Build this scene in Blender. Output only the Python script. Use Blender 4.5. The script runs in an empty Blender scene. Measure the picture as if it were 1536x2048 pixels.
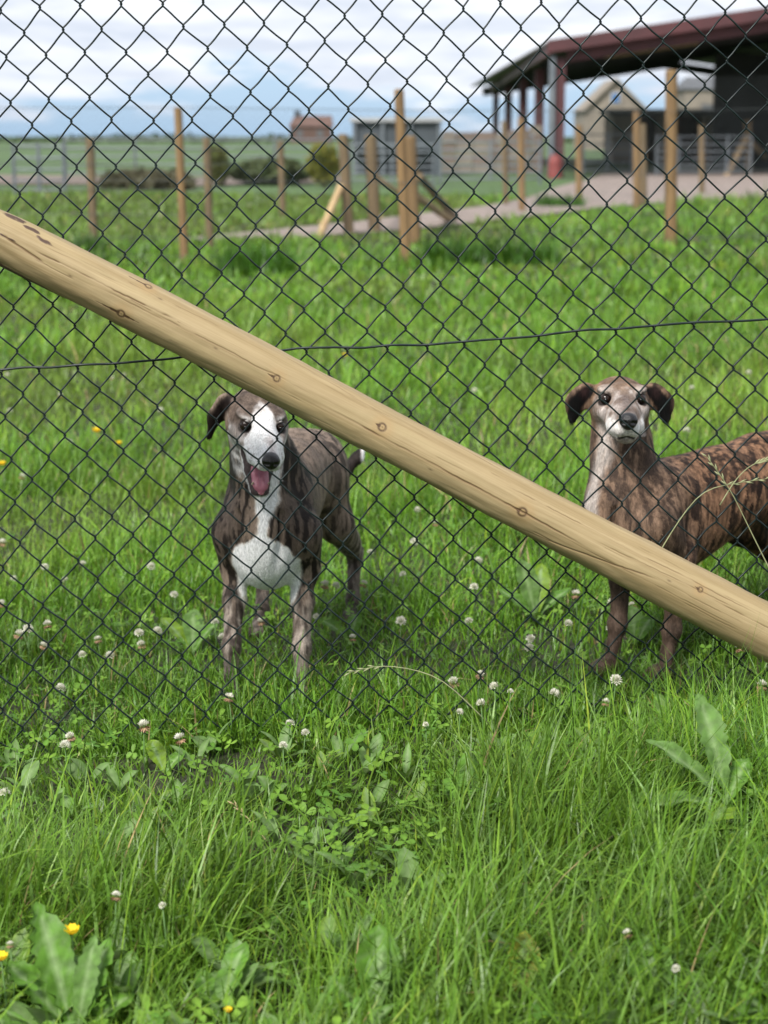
import bpy, math, random
import numpy as np
R = math.radians
rng = np.random.default_rng(7)
random.seed(7)
scene = bpy.context.scene
COL = scene.collection

# ------------------------------------------------------------------ camera, sky, sun, exposure
FPX, W_PX, H_PX = 3600.0, 1536, 2048
CAM_H, PITCH = 1.13, math.atan(752 / 3600.0)
cam = bpy.data.cameras.new('camera'); cam_ob = bpy.data.objects.new('camera', cam); COL.objects.link(cam_ob)
cam_ob.location = (0, 0, CAM_H); cam_ob.rotation_euler = (math.pi / 2 - PITCH, 0, 0)
cam.sensor_fit = 'VERTICAL'; cam.sensor_height = 36; cam.lens = 36 * FPX / H_PX
cam.clip_start = 0.05; cam.clip_end = 6000
cam.dof.use_dof = True; cam.dof.focus_distance = 3.13; cam.dof.aperture_fstop = 5.3
scene.camera = cam_ob

SUN_EL, SUN_AZ = R(48), R(212)          # azimuth clockwise from +Y: behind and left of the camera
world = bpy.data.worlds.new('World'); scene.world = world; world.use_nodes = True
wn, wl = world.node_tree.nodes, world.node_tree.links
wn.clear()
wo = wn.new('ShaderNodeOutputWorld'); bg = wn.new('ShaderNodeBackground'); bg.inputs['Strength'].default_value = 0.1
sky = wn.new('ShaderNodeTexSky'); sky.sky_type = 'NISHITA'; sky.sun_disc = False
sky.sun_elevation = SUN_EL; sky.sun_rotation = SUN_AZ
tc = wn.new('ShaderNodeTexCoord'); mp = wn.new('ShaderNodeMapping'); mp.inputs['Scale'].default_value = (5, 5, 30)
mp.inputs['Location'].default_value = (1.3, 0.4, 2.2)
wl.new(tc.outputs['Generated'], mp.inputs['Vector'])
n1 = wn.new('ShaderNodeTexNoise'); n1.inputs['Scale'].default_value = 1.7; n1.inputs['Detail'].default_value = 7; n1.inputs['Roughness'].default_value = .55
wl.new(mp.outputs['Vector'], n1.inputs['Vector'])
sep = wn.new('ShaderNodeSeparateXYZ'); wl.new(tc.outputs['Generated'], sep.inputs[0])
elev = wn.new('ShaderNodeMapRange'); elev.inputs[1].default_value = 0.0; elev.inputs[2].default_value = .045; elev.inputs[3].default_value = -.16; elev.inputs[4].default_value = .24
wl.new(sep.outputs['Z'], elev.inputs[0])
cadd = wn.new('ShaderNodeMath'); wl.new(n1.outputs['Fac'], cadd.inputs[0]); wl.new(elev.outputs[0], cadd.inputs[1])
cr = wn.new('ShaderNodeMapRange'); cr.inputs[1].default_value = .44; cr.inputs[2].default_value = .62; cr.interpolation_type = 'SMOOTHSTEP'
wl.new(cadd.outputs[0], cr.inputs[0])
n2 = wn.new('ShaderNodeTexNoise'); n2.inputs['Scale'].default_value = 3.1; n2.inputs['Detail'].default_value = 6
wl.new(mp.outputs['Vector'], n2.inputs['Vector'])
cc = wn.new('ShaderNodeValToRGB'); cc.color_ramp.elements[0].position = .36; cc.color_ramp.elements[1].position = .62
cc.color_ramp.elements[0].color = (4.3, 4.7, 5.4, 1); cc.color_ramp.elements[1].color = (5.9, 6.1, 6.5, 1)
wl.new(n2.outputs['Fac'], cc.inputs['Fac'])
bl = wn.new('ShaderNodeMix'); bl.data_type = 'RGBA'; bl.inputs['Factor'].default_value = .75
wl.new(sky.outputs['Color'], bl.inputs['A']); bl.inputs['B'].default_value = (2.4, 3.8, 5.6, 1)
cm = wn.new('ShaderNodeMix'); cm.data_type = 'RGBA'
wl.new(cr.outputs[0], cm.inputs['Factor']); wl.new(bl.outputs['Result'], cm.inputs['A']); wl.new(cc.outputs['Color'], cm.inputs['B'])
wl.new(cm.outputs['Result'], bg.inputs['Color']); wl.new(bg.outputs[0], wo.inputs[0])

sun = bpy.data.lights.new('sun', 'SUN'); sun.energy = 3.5; sun.angle = R(16); sun.color = (1, .96, .9)
sun_ob = bpy.data.objects.new('sun', sun); COL.objects.link(sun_ob)
sun_ob.rotation_euler = (math.pi / 2 - SUN_EL, 0, -SUN_AZ + math.pi)
vs = scene.view_settings; vs.view_transform = 'Standard'; vs.look = 'None'; vs.gamma = 1; vs.use_curve_mapping = False
vs.exposure = 0.82

# ------------------------------------------------------------------ helpers
def sstep(a, b, x):
    t = np.clip((np.asarray(x, float) - a) / (b - a), 0, 1); return t * t * (3 - 2 * t)

def _hash(i, j, k, seed):
    n = (i * 374761393 + j * 668265263 + k * 2147483647 + seed * 1274126177) & 0xFFFFFFFF
    n = ((n ^ (n >> 13)) * 1274126177) & 0xFFFFFFFF
    return ((n ^ (n >> 16)) & 0xFFFF) / 65535.0

def vnoise(P, seed=0):
    P = np.asarray(P, float); I = np.floor(P).astype(np.int64); F = P - I; F = F * F * (3 - 2 * F)
    x, y, z = I[:, 0], I[:, 1], I[:, 2]; out = 0
    for a in (0, 1):
        for b in (0, 1):
            for c in (0, 1):
                w = (F[:, 0] if a else 1 - F[:, 0]) * (F[:, 1] if b else 1 - F[:, 1]) * (F[:, 2] if c else 1 - F[:, 2])
                out = out + w * _hash(x + a, y + b, z + c, seed)
    return out

def fbm(P, seed=0, oct=3):
    s = 0; a = .5; P = np.asarray(P, float)
    for o in range(oct):
        s = s + a * vnoise(P * 2 ** o, seed + o * 17); a *= .5
    return s / (1 - .5 ** oct)

def terrain(x, y):
    x = np.asarray(x, float); y = np.asarray(y, float)
    near = 1 - sstep(5.5, 13, y)
    z = .06 * np.clip(x, -2.5, 2.5) * near
    z = z + .02 * (np.sin(x * 2.1 + y * 1.3) * np.sin(y * 1.7 - x * .6)) * near * sstep(3.8, 5, y)
    z = z + .05 * np.sin(x * .35 + 1) * np.sin(y * .3) * sstep(6, 11, y) * (1 - sstep(30, 45, y))
    z = z + .28 * sstep(3.0, 6.5, x - .02 * y) * sstep(11, 16, y) * (1 - sstep(24, 32, y))
    return z

CP, SP = math.cos(PITCH), math.sin(PITCH)
def ray(px, py):
    a = (px - W_PX / 2) / FPX; b = (py - H_PX / 2) / FPX
    return np.array([a, CP - b * SP, -SP - b * CP])
def G(px, py):                               # where the photograph's line of sight meets the ground
    d = ray(px, py); t = 1.0
    z = 0.0
    for _ in range(60):
        t = (z - CAM_H) / d[2]; z = .5 * z + .5 * float(terrain(d[0] * t, d[1] * t))
    return np.array([d[0] * t, d[1] * t, z])
def A(px, py, Y):                            # the same line of sight at a distance Y
    d = ray(px, py); t = Y / d[1]
    return np.array([0, 0, CAM_H]) + d * t

def tag(o, label=None, cat=None, group=None, kind=None):
    if label: o['label'] = label
    if cat: o['category'] = cat
    if group: o['group'] = group
    if kind: o['kind'] = kind
    return o
def link(o, parent=None):
    COL.objects.link(o)
    if parent is not None: o.parent = parent
    return o
def empty(name, loc=(0, 0, 0), rz=0):
    o = bpy.data.objects.new(name, None); o.empty_display_size = .1; o.location = loc; o.rotation_euler = (0, 0, rz); return link(o)

def mesh_np(name, V, quads=None, tris=None, mat=None, col=None, smooth=True, extra=None):
    me = bpy.data.meshes.new(name); V = np.asarray(V, np.float32)
    q = np.zeros((0, 4), np.int32) if quads is None else np.asarray(quads, np.int32).reshape(-1, 4)
    t = np.zeros((0, 3), np.int32) if tris is None else np.asarray(tris, np.int32).reshape(-1, 3)
    me.vertices.add(len(V)); me.vertices.foreach_set('co', V.ravel())
    li = np.concatenate([q.ravel(), t.ravel()]); me.loops.add(len(li)); me.loops.foreach_set('vertex_index', li)
    st = np.concatenate([np.arange(len(q)) * 4, len(q) * 4 + np.arange(len(t)) * 3]).astype(np.int32)
    me.polygons.add(len(st)); me.polygons.foreach_set('loop_start', st)
    me.polygons.foreach_set('use_smooth', np.full(len(st), smooth))
    me.update(calc_edges=True)
    if col is not None:
        at = me.attributes.new('col', 'FLOAT_COLOR', 'POINT'); c = np.ones((len(V), 4), np.float32); c[:, :3] = col
        at.data.foreach_set('color', c.ravel())
    for k, v in (extra or {}).items():
        at = me.attributes.new(k, 'FLOAT', 'POINT'); at.data.foreach_set('value', np.asarray(v, np.float32))
    if mat: me.materials.append(mat)
    return me
def obj(name, me, parent=None, loc=None, rot=None):
    o = bpy.data.objects.new(name, me)
    if loc is not None: o.location = loc
    if rot is not None: o.rotation_euler = rot
    return link(o, parent)

class MB:                                    # collects boxes, bars, tubes into one mesh
    def __init__(s): s.v = []; s.f = []
    def add(s, v, f):
        n = len(s.v); s.v += [tuple(map(float, p)) for p in v]; s.f += [tuple(i + n for i in q) for q in f]
    def box(s, a, b):
        (x0, y0, z0), (x1, y1, z1) = a, b
        s.add([(x0,y0,z0),(x1,y0,z0),(x1,y1,z0),(x0,y1,z0),(x0,y0,z1),(x1,y0,z1),(x1,y1,z1),(x0,y1,z1)],
              [(0,3,2,1),(4,5,6,7),(0,1,5,4),(1,2,6,5),(2,3,7,6),(3,0,4,7)]); return s
    def bar(s, p, q, w, h, up=(0, 0, 1)):
        p, q = np.array(p, float), np.array(q, float); d = q - p; d /= np.linalg.norm(d)
        u = np.array(up, float); r = np.cross(d, u); r /= np.linalg.norm(r); u = np.cross(r, d)
        c = [(-1,-1),(1,-1),(1,1),(-1,1)]
        s.add([e + r * a * w / 2 + u * b * h / 2 for e in (p, q) for a, b in c],
              [(3,2,1,0),(4,5,6,7)] + [(i,(i+1)%4,(i+1)%4+4,i+4) for i in range(4)]); return s
    def tube(s, pts, rad, n=8, cap=True):
        pts = [np.array(p, float) for p in pts]; rad = rad if hasattr(rad, '__len__') else [rad] * len(pts)
        V = []; F = []; prev = None
        for i, p in enumerate(pts):
            d = pts[min(i + 1, len(pts) - 1)] - pts[max(i - 1, 0)]; d /= np.linalg.norm(d)
            if prev is None:
                prev = np.cross(d, (0, 0, 1) if abs(d[2]) < .9 else (1, 0, 0))
            r = prev - d * np.dot(prev, d); r /= np.linalg.norm(r); prev = r; u = np.cross(d, r)
            for k in range(n):
                a = 2 * math.pi * k / n; V.append(p + (r * math.cos(a) + u * math.sin(a)) * rad[i])
        for i in range(len(pts) - 1):
            for k in range(n):
                F.append((i*n+k, i*n+(k+1)%n, (i+1)*n+(k+1)%n, (i+1)*n+k))
        if cap: F.append(tuple(range(n))[::-1]); F.append(tuple((len(pts)-1)*n + k for k in range(n)))
        s.add(V, F); return s
    def mesh(s, name, mat, smooth=False):
        me = bpy.data.meshes.new(name); me.from_pydata(s.v, [], s.f); me.update()
        if mat: me.materials.append(mat)
        if smooth: me.polygons.foreach_set('use_smooth', [True] * len(me.polygons))
        return me
    def build(s, name, mat, parent=None, smooth=False): return obj(name, s.mesh(name, mat, smooth), parent)

# ------------------------------------------------------------------ materials
def mat_new(name):
    m = bpy.data.materials.new(name); m.use_nodes = True; nt = m.node_tree
    return m, nt.nodes, nt.links, nt.nodes['Principled BSDF']
def mat_plain(name, c, rough=.6, c2=None, scale=8, bump=0, metal=0, spec=.5, stretch=(1, 1, 1), detail=5):
    m, N, L, b = mat_new(name); b.inputs['Roughness'].default_value = rough; b.inputs['Metallic'].default_value = metal
    b.inputs['Specular IOR Level'].default_value = spec
    t = N.new('ShaderNodeTexCoord'); mp = N.new('ShaderNodeMapping'); mp.inputs['Scale'].default_value = stretch
    L.new(t.outputs['Object'], mp.inputs[0])
    n = N.new('ShaderNodeTexNoise'); n.inputs['Scale'].default_value = scale; n.inputs['Detail'].default_value = detail; L.new(mp.outputs[0], n.inputs['Vector'])
    r = N.new('ShaderNodeValToRGB'); r.color_ramp.elements[0].position = .32; r.color_ramp.elements[1].position = .68
    c2 = c2 or tuple(x * .7 for x in c)
    r.color_ramp.elements[0].color = (*c2, 1); r.color_ramp.elements[1].color = (*c, 1)
    L.new(n.outputs['Fac'], r.inputs[0]); L.new(r.outputs[0], b.inputs['Base Color'])
    if bump:
        bp = N.new('ShaderNodeBump'); bp.inputs['Strength'].default_value = bump; bp.inputs['Distance'].default_value = .01
        L.new(n.outputs['Fac'], bp.inputs['Height']); L.new(bp.outputs[0], b.inputs['Normal'])
    return m
def mat_leafy(name, rough=.45, trans=.4, spec=.35):
    m, N, L, b = mat_new(name); a = N.new('ShaderNodeAttribute'); a.attribute_name = 'col'
    b.inputs['Roughness'].default_value = rough; b.inputs['Specular IOR Level'].default_value = spec
    tcn = N.new('ShaderNodeTexCoord'); nz = N.new('ShaderNodeTexNoise'); nz.inputs['Scale'].default_value = 70; nz.inputs['Detail'].default_value = 5; L.new(tcn.outputs['Object'], nz.inputs['Vector'])
    mr = N.new('ShaderNodeMapRange'); mr.inputs[1].default_value = .3; mr.inputs[2].default_value = .7; mr.inputs[3].default_value = .72; mr.inputs[4].default_value = 1.22; L.new(nz.outputs['Fac'], mr.inputs[0])
    mm = N.new('ShaderNodeMix'); mm.data_type = 'RGBA'; mm.blend_type = 'MULTIPLY'; mm.inputs['Factor'].default_value = 1; L.new(a.outputs['Color'], mm.inputs['A']); L.new(mr.outputs[0], mm.inputs['B'])
    L.new(mm.outputs['Result'], b.inputs['Base Color'])
    bp = N.new('ShaderNodeBump'); bp.inputs['Strength'].default_value = .35; bp.inputs['Distance'].default_value = .004; L.new(nz.outputs['Fac'], bp.inputs['Height']); L.new(bp.outputs[0], b.inputs['Normal'])
    tr = N.new('ShaderNodeBsdfTranslucent'); hs = N.new('ShaderNodeHueSaturation'); hs.inputs['Hue'].default_value = .485; hs.inputs['Value'].default_value = 1.25
    L.new(a.outputs['Color'], hs.inputs['Color']); L.new(hs.outputs[0], tr.inputs['Color'])
    mx = N.new('ShaderNodeMixShader'); mx.inputs[0].default_value = trans
    L.new(b.outputs[0], mx.inputs[1]); L.new(tr.outputs[0], mx.inputs[2]); L.new(mx.outputs[0], N['Material Output'].inputs[0])
    return m
M = {}
M['grass'] = mat_leafy('grass_blade', .38, .24, .28)
M['leaf'] = mat_leafy('broad_leaf', .5, .28, .22)
M['petal'] = mat_leafy('petal', .6, .35, .2)
M['pvc'] = mat_plain('green_pvc_wire', (.006, .015, .014), .38, (.003, .008, .008), 60, spec=.32)
M['steel'] = mat_plain('galvanised_steel', (.17, .19, .21), .55, (.11, .13, .15), 3, metal=.2)
M['darkwire'] = mat_plain('far_fence_wire', (.10, .11, .11), .6)
M['red'] = mat_plain('dark_red_steel', (.085, .026, .029), .65, (.055, .019, .022), 2)
M['roof'] = mat_plain('cement_roof_sheet', (.16, .15, .15), .85, (.10, .10, .10), .6)
M['dark'] = mat_plain('dark_boarding_and_shade', (.055, .058, .062), .8, (.03, .033, .036), 1)
M['stone'] = mat_plain('pale_stone', (.25, .215, .175), .9, (.17, .148, .125), 1.2)
M['slate'] = mat_plain('slate', (.11, .115, .125), .7, (.07, .075, .08), 2)
M['brick'] = mat_plain('red_brick', (.13, .075, .06), .9, (.09, .055, .045), 1)
M['post'] = mat_plain('fence_post_wood', (.25, .158, .068), .85, (.145, .088, .042), 5, .3, stretch=(6, 6, .6))
M['post2'] = mat_plain('weathered_post_wood', (.19, .135, .07), .85, (.10, .072, .042), 5, .3, stretch=(6, 6, .6))
M['strut'] = mat_plain('pale_strut_wood', (.47, .34, .18), .8, (.33, .22, .11), 6)
M['tan'] = mat_plain('timber_purlin', (.42, .33, .17), .8)
M['white'] = mat_plain('pale_sheet', (.42, .43, .44), .6, (.3, .31, .32), 2)
M['blue'] = mat_plain('blue_pane', (.06, .16, .36), .2)
M['shed'] = mat_plain('grey_sheeting', (.07, .085, .10), .7, (.045, .055, .065), 1.2)
M['lane'] = mat_plain('gravel_lane', (.26, .21, .185), .95, (.17, .135, .115), 2.5, .4)
M['earth'] = mat_plain('bare_earth', (.20, .15, .125), .95, (.11, .09, .07), .6, .4)
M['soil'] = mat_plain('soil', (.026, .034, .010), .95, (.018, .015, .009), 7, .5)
M['field'] = mat_plain('far_field_grass', (.062, .118, .026), .9, (.045, .085, .024), .25, .5, stretch=(1, .5, 1), detail=9)
M['pasture'] = mat_plain('pasture', (.10, .19, .045), .9, (.065, .13, .035), .04, stretch=(1, .35, 1), detail=9)

# ------------------------------------------------------------------ ground
def sheet(name, xs, ys, zf, mat, kind='structure'):
    X, Y = np.meshgrid(xs, ys); V = np.stack([X, Y, zf(X, Y)], -1).reshape(-1, 3); nx, ny = len(xs), len(ys)
    i, j = np.meshgrid(np.arange(nx - 1), np.arange(ny - 1)); k = (j * nx + i).ravel()
    o = obj(name, mesh_np(name, V, np.stack([k, k + 1, k + nx + 1, k + nx], 1), mat=mat)); o['kind'] = kind; return o
ys = np.concatenate([np.linspace(-6, 1, 8), np.linspace(1.4, 9, 60), np.linspace(9.4, 36, 70)])
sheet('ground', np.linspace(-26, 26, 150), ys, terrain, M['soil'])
sheet('pasture', np.concatenate([[-2500, -800, -250, -90], np.linspace(-60, 60, 31), [90, 250, 800, 2500]]),
      np.concatenate([[-1200, -300, -60, 10], np.linspace(24, 120, 40), [170, 300, 600, 1200, 3200]]),
      lambda x, y: np.where((y > 35) | (y < -6) | (abs(x) > 26), -.004, -.3) + 0 * x, M['field'])

def strip(name, pts, mat, z=.02, kind='structure'):   # ribbon from paired edge points
    V = []; F = []
    for i, (a, b) in enumerate(pts):
        for k in range(5):
            p = np.array(a) * (1 - k / 4) + np.array(b) * k / 4; V.append((p[0], p[1], terrain(p[0], p[1]) + z))
    for i in range(len(pts) - 1):
        for k in range(4): F.append((i*5+k, i*5+k+1, (i+1)*5+k+1, (i+1)*5+k))
    me = bpy.data.meshes.new(name); me.from_pydata(V, [], F); me.materials.append(mat); me.update()
    o = obj(name, me); o['kind'] = kind; return o
lane_pairs = [((-2.2, 19.6), (-2.3, 20.0)), ((-1.2, 20.2), (-1.5, 21.5)), ((.3, 21.8), (-.1, 24.0)), ((2.2, 25.0), (1.5, 28.2)),
              ((4.2, 29.5), (2.9, 35.5)), ((7.5, 32), (5.0, 46)), ((13, 34), (8.5, 58)), ((25, 36), (20, 62))]
def dense(pairs, n=6):
    P = np.array(pairs, float); out = []
    for i in range(len(P) - 1):
        p0, p1, p2, p3 = P[max(i-1, 0)], P[i], P[i+1], P[min(i+2, len(P)-1)]
        for k in range(n):
            t = k / n; out.append(.5*((2*p1)+(-p0+p2)*t+(2*p0-5*p1+4*p2-p3)*t*t+(-p0+3*p1-3*p2+p3)*t**3))
    out.append(P[-1]); return [(q[0], q[1]) for q in out]
lane_pts = dense(lane_pairs)
strip('lane', lane_pts, M['lane'], .03)
strip('earth_track', [((-30, 42), (-30, 56)), ((-14, 43), (-15, 55)), ((-7, 43), (-8, 52)), ((-4.5, 41), (-4.5, 50)), ((-1, 45), (-1, 52))], M['earth'], .03)

# ------------------------------------------------------------------ far buildings
def far_things():
    # open barn: gable end towards the camera
    b = empty('open_barn', (4.72, 51, 0)); tag(b, 'open sided farm barn with dark red steel frame and low pitched roof', 'barn')
    Wd, Dp, EH, RH = 19.0, 43.0, 3.34, 4.75
    colY = [0, 8.5, 18, 29.5, 43]
    for y in colY:
        MB().bar((.02*y + .12, y, -.05), (.02*y + .12, y, EH - .1), .30, .22, (0, 1, 0)).build('column', M['red'], b)
        MB().bar((Wd, y, -.05), (Wd, y, EH - .1), .30, .22, (0, 1, 0)).build('column', M['red'], b)
        MB().bar((.3, y + .05, EH - .02), (Wd / 2, y + .05, RH - .06), .2, .42).bar((Wd / 2, y + .05, RH - .06), (Wd - .2, y + .05, EH - .02), .2, .42).build('rafter', M['dark'] if y else M['red'], b)  # rafters behind the first are coloured dark to paint in the under-roof shade
    MB().bar((-.10, -.15, -.05), (-.10, -.15, EH - .05), .16, .16, (0, 1, 0)).build('downpipe', M['steel'], b)
    f = MB().bar((-.25, -.35, EH + .18), (Wd / 2, -.35, RH + .2), .05, .33).bar((Wd / 2, -.35, RH + .2), (Wd + .25, -.35, EH + .18), .05, .33)
    f.build('fascia', M['red'], b)
    MB().bar((-.2, -.3, EH + .12), (.7, Dp + .3, EH + .12), .12, .34).build('eaves_beam', M['red'], b)
    for s in (0, 1):
        x0, x1 = (-.3, Wd / 2) if s == 0 else (Wd + .3, Wd / 2); m = MB()
        n = 40
        for i in range(n):
            ya, yb = -.3 + i * (Dp + .6) / n, -.3 + (i + 1) * (Dp + .6) / n - .02
            m.add([(x0, ya, EH+.24), (x1, ya, RH+.27), (x1, yb, RH+.27), (x0, yb, EH+.24), (x0, ya, EH+.30), (x1, ya, RH+.33), (x1, yb, RH+.33), (x0, yb, EH+.30)],
                  [(0,1,2,3),(7,6,5,4),(0,4,5,1),(1,5,6,2),(2,6,7,3),(3,7,4,0)])
        m.build('roof', M['roof'], b)
    for k in range(7):
        t = (k + .5) / 7; x = .2 + t * (Wd / 2 - .4); z = EH + .02 + t * (RH - EH)
        MB().bar((x, .1, z + .08), (x, Dp, z + .08), .08, .16).build('purlin', M['dark'], b)
    for (t0, t1, y) in ((.14, .36, 10), (.22, .52, 6), (.44, .78, 3.2)):
        MB().bar((t0*Wd/2, y, EH - .16 + t0*(RH-EH)), (t1*Wd/2, y, EH - .16 + t1*(RH-EH)), .12, .07).build('roof_brace', M['tan'], b)
    MB().box((6.9, 14, 0), (Wd - .3, 14.2, EH + .6)).build('boarded_wall', M['dark'], b)
    MB().tube([(.0, -.4, -.05), (.0, -.4, .45), (.0, -.4, .62)], [.2, .17, .12], 12).build('column_guard', mat_plain('red_guard', (.25, .05, .045), .6), b)
    # stone shed inside the yard, seen under the roof
    s = empty('stone_shed', (9.7, 78, 0)); tag(s, 'low tan stone shed with dark doorways seen under the barn roof', 'shed')
    MB().box((0, 0, 0), (.9, 3, 2.0)).box((1.9, 0, 0), (2.5, 3, 2.0)).box((3.8, 0, 0), (4.3, 3, 2.0)).box((5.6, 0, 0), (6.3, 3, 2.0)).box((0, 2.6, 0), (6.3, 2.9, 2.0)).build('wall', M['stone'], s)
    MB().bar((-.2, -.1, 2.1), (6.5, -.1, 2.1), .3, .25).box((-.2, 0.1, 2.05), (6.5, 3.2, 2.25)).build('roof', M['slate'], s)
    # stone house behind
    h = empty('stone_house', (18.8, 150, 0)); tag(h, 'pale stone house gable with small blue window beyond the barn', 'house')
    m = MB(); w2, e, r, dp = 2.5, 3.1, 5.5, 8
    m.add([(-w2,0,0),(w2,0,0),(w2,0,e),(0,0,r),(-w2,0,e),(-w2,dp,0),(w2,dp,0),(w2,dp,e),(0,dp,r),(-w2,dp,e)],
          [(0,1,2,3,4),(9,8,7,6,5),(0,4,9,5),(1,6,7,2)]); m.build('wall', M['stone'], h)
    m = MB(); m.bar((-w2-.15, -.2, e), (0, -.2, r+.15), .2, .2).bar((w2+.15, -.2, e), (0, -.2, r+.15), .2, .2)
    m.add([(-w2-.2,-.2,e+.02),(0,-.2,r+.2),(0,dp,r+.2),(-w2-.2,dp,e+.02)], [(0,1,2,3)]); m.add([(w2+.2,-.2,e+.02),(0,-.2,r+.2),(0,dp,r+.2),(w2+.2,dp,e+.02)], [(3,2,1,0)])
    m.build('roof', M['stone'], h)
    wdw = MB().box((-.4, -.06, 3.7), (.4, .1, 4.6)).build('window', M['white'], h)
    MB().box((-.3, -.1, 3.8), (.3, -.065, 4.5)).build('pane', M['blue'], wdw)
    h2 = empty('farmhouse', (24.6, 140, 0)); tag(h2, 'tan stone farm building partly hidden behind the post nearest the barn', 'house')
    MB().box((-1.8, 0, 0), (1.8, 6, 4.6)).build('wall', M['stone'], h2)
    m = MB(); m.add([(-2,-.2,4.6),(2,-.2,4.6),(1.2,3,5.6),(-1.2,3,5.6),(-2,6.2,4.6),(2,6.2,4.6)], [(0,1,2,3),(3,2,5,4),(0,3,4),(1,5,2)]); m.build('roof', M['slate'], h2)
    MB().box((-.5, -.05, 2.4), (.4, .1, 3.5)).build('window', M['slate'], h2)
    # grey field shelter with pale roof edge
    p = A(705, 272, 52); q = A(882, 272, 52)
    t = empty('field_shelter', (p[0], 52, 0)); tag(t, 'dark grey field shelter with pale roof edge beyond the gates', 'shelter')
    wdt = q[0] - p[0]
    MB().box((0, .1, .75), (wdt, 2.4, 1.52)).box((0, 2.3, 0), (wdt, 2.5, .75)).build('wall', M['shed'], t)
    MB().box((-.08, -.05, 1.525), (wdt + .08, 2.6, 1.64)).build('roof', M['white'], t)
    for k in range(4): MB().box((.02 + k*(wdt-.12)/3, .0, 0), (.10 + k*(wdt-.12)/3, .09, 1.5)).build('leg', M['steel'], t)
    # brick house on the skyline
    hh = empty('brick_house', (-11.6, 290, 0)); tag(hh, 'small red brick house on the skyline at the far left field edge', 'house')
    MB().box((-3.2, 0, 0), (3.2, 6, 2.6)).build('wall', M['brick'], hh)
    m = MB(); m.add([(-3.5,-.3,2.6),(3.5,-.3,2.6),(3.5,6.3,2.6),(-3.5,6.3,2.6),(-2.6,3,4.3),(3.3,3,4.3)], [(0,1,5,4),(2,3,4,5),(0,4,3),(1,2,5),(0,3,2,1)])
    rf = m.build('roof', M['brick'], hh); MB().box((-2.6, 2.5, 4.0), (-1.7, 3.4, 5.1)).build('chimney', M['dark'], rf)
    MB().box((-2.2, -.05, 1), (-1.2, .1, 2)).build('window', M['slate'], hh); MB().box((1, -.05, 1), (2, .1, 2)).build('window', M['slate'], hh)
    # low stone wall right of the shelter
    w = MB(); x0, x1 = A(885, 272, 56)[0], A(1085, 272, 56)[0]; random.seed(3); x = x0
    sw = empty('stone_wall', (0, 56, 0)); tag(sw, 'low rough stone wall behind the steel gates left of the barn', 'wall')
    while x < x1:
        l = random.uniform(.35, .7); z = 0
        while z < 1.2:
            hgt = random.uniform(.22, .36)
            dd = random.uniform(0, .08); o = MB().box((x, -dd, z), (x + l - .03, .5, z + hgt - .03)).build('stone', M['earth'] if random.random() < .6 else M['stone'], sw); z += hgt
        x += l
    # tubular steel gates
    def gate(px0, px1, ybot, ytop, label, rails=6, Y=None):
        g0 = G(px0, ybot) if Y is None else A(px0, ybot, Y); Yg = g0[1]; g1 = A(px1, ybot, Yg); hgt = A(px0, ytop, Yg)[2]
        g = empty('field_gate', (g0[0], Yg, 0)); tag(g, label, 'gate', 'galvanised gates along the lane'); L = g1[0] - g0[0]
        for k in range(rails):
            z = .14 + (hgt - .16) * (k / (rails - 1)) ** 1.1
            MB().tube([(0, 0, z), (L, 0, z)], .024, 6).build('rail', M['steel'], g)
        for x in (0, L * .5, L): MB().tube([(x, .0, -.02 if x != L * .5 else .1), (x, .0, hgt + .03)], .035, 6).build('stile', M['steel'], g)
    gate(700, 868, 372, 288, 'galvanised tube gate in front of the dark grey field shelter')
    gate(880, 1080, 370, 282, 'galvanised tube gate left of the red barn column')
    gate(1312, 1400, 352, 272, 'galvanised yard gate under the barn roof right of the thick tall post')
    gate(1406, 1500, 352, 272, 'galvanised yard gate at the right edge under the barn roof')
    gate(1166, 1262, 350, 268, 'galvanised yard gate between the red column and the yellow post', 5)
    gate(30, 130, 392, 290, 'pale galvanised gate at the far left edge of the field', 5)
    # galvanised rail fence across the far left
    r0 = A(132, 372, 47)[0]; r1 = A(690, 372, 47)[0]; rl = empty('rail_fence', (r0, 47, 0)); tag(rl, 'grey galvanised rail fence running across the far field at left', 'fence')
    for k in range(5): MB().tube([(0, 0, .2 + k * .21), (r1 - r0, 0, .2 + k * .21)], .022, 6).build('rail', M['steel'], rl)
    for k in range(5): MB().tube([(k * (r1 - r0) / 4, .04, 0), (k * (r1 - r0) / 4, .04, 1.15)], .035, 6).build('post', M['steel'], rl)
    # hedge on the skyline
    V = []; T = []; n = 5200
    x = rng.uniform(-95, 110, n); y = rng.uniform(296, 308, n); top = .9 + .8 * vnoise(np.stack([x * .12, y * 0, y * 0], 1), 5) ** 2
    z = rng.uniform(0, 1, n) * top; s = rng.uniform(.25, .55, n)
    dirs = rng.normal(size=(n, 3, 3)); dirs /= np.linalg.norm(dirs, axis=2, keepdims=True)
    V = (np.stack([x, y, z], 1)[:, None, :] + dirs * s[:, None, None]).reshape(-1, 3)
    c = np.repeat(np.stack([rng.uniform(.02, .045, n), rng.uniform(.035, .07, n), rng.uniform(.012, .022, n)], 1), 3, 0)
    o = obj('hedge', mesh_np('hedge', V, tris=np.arange(3 * n).reshape(-1, 3), mat=M['leaf'], col=c, smooth=False))
    tag(o, 'dark hedge line along the far skyline', 'hedge', kind='stuff')
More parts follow.
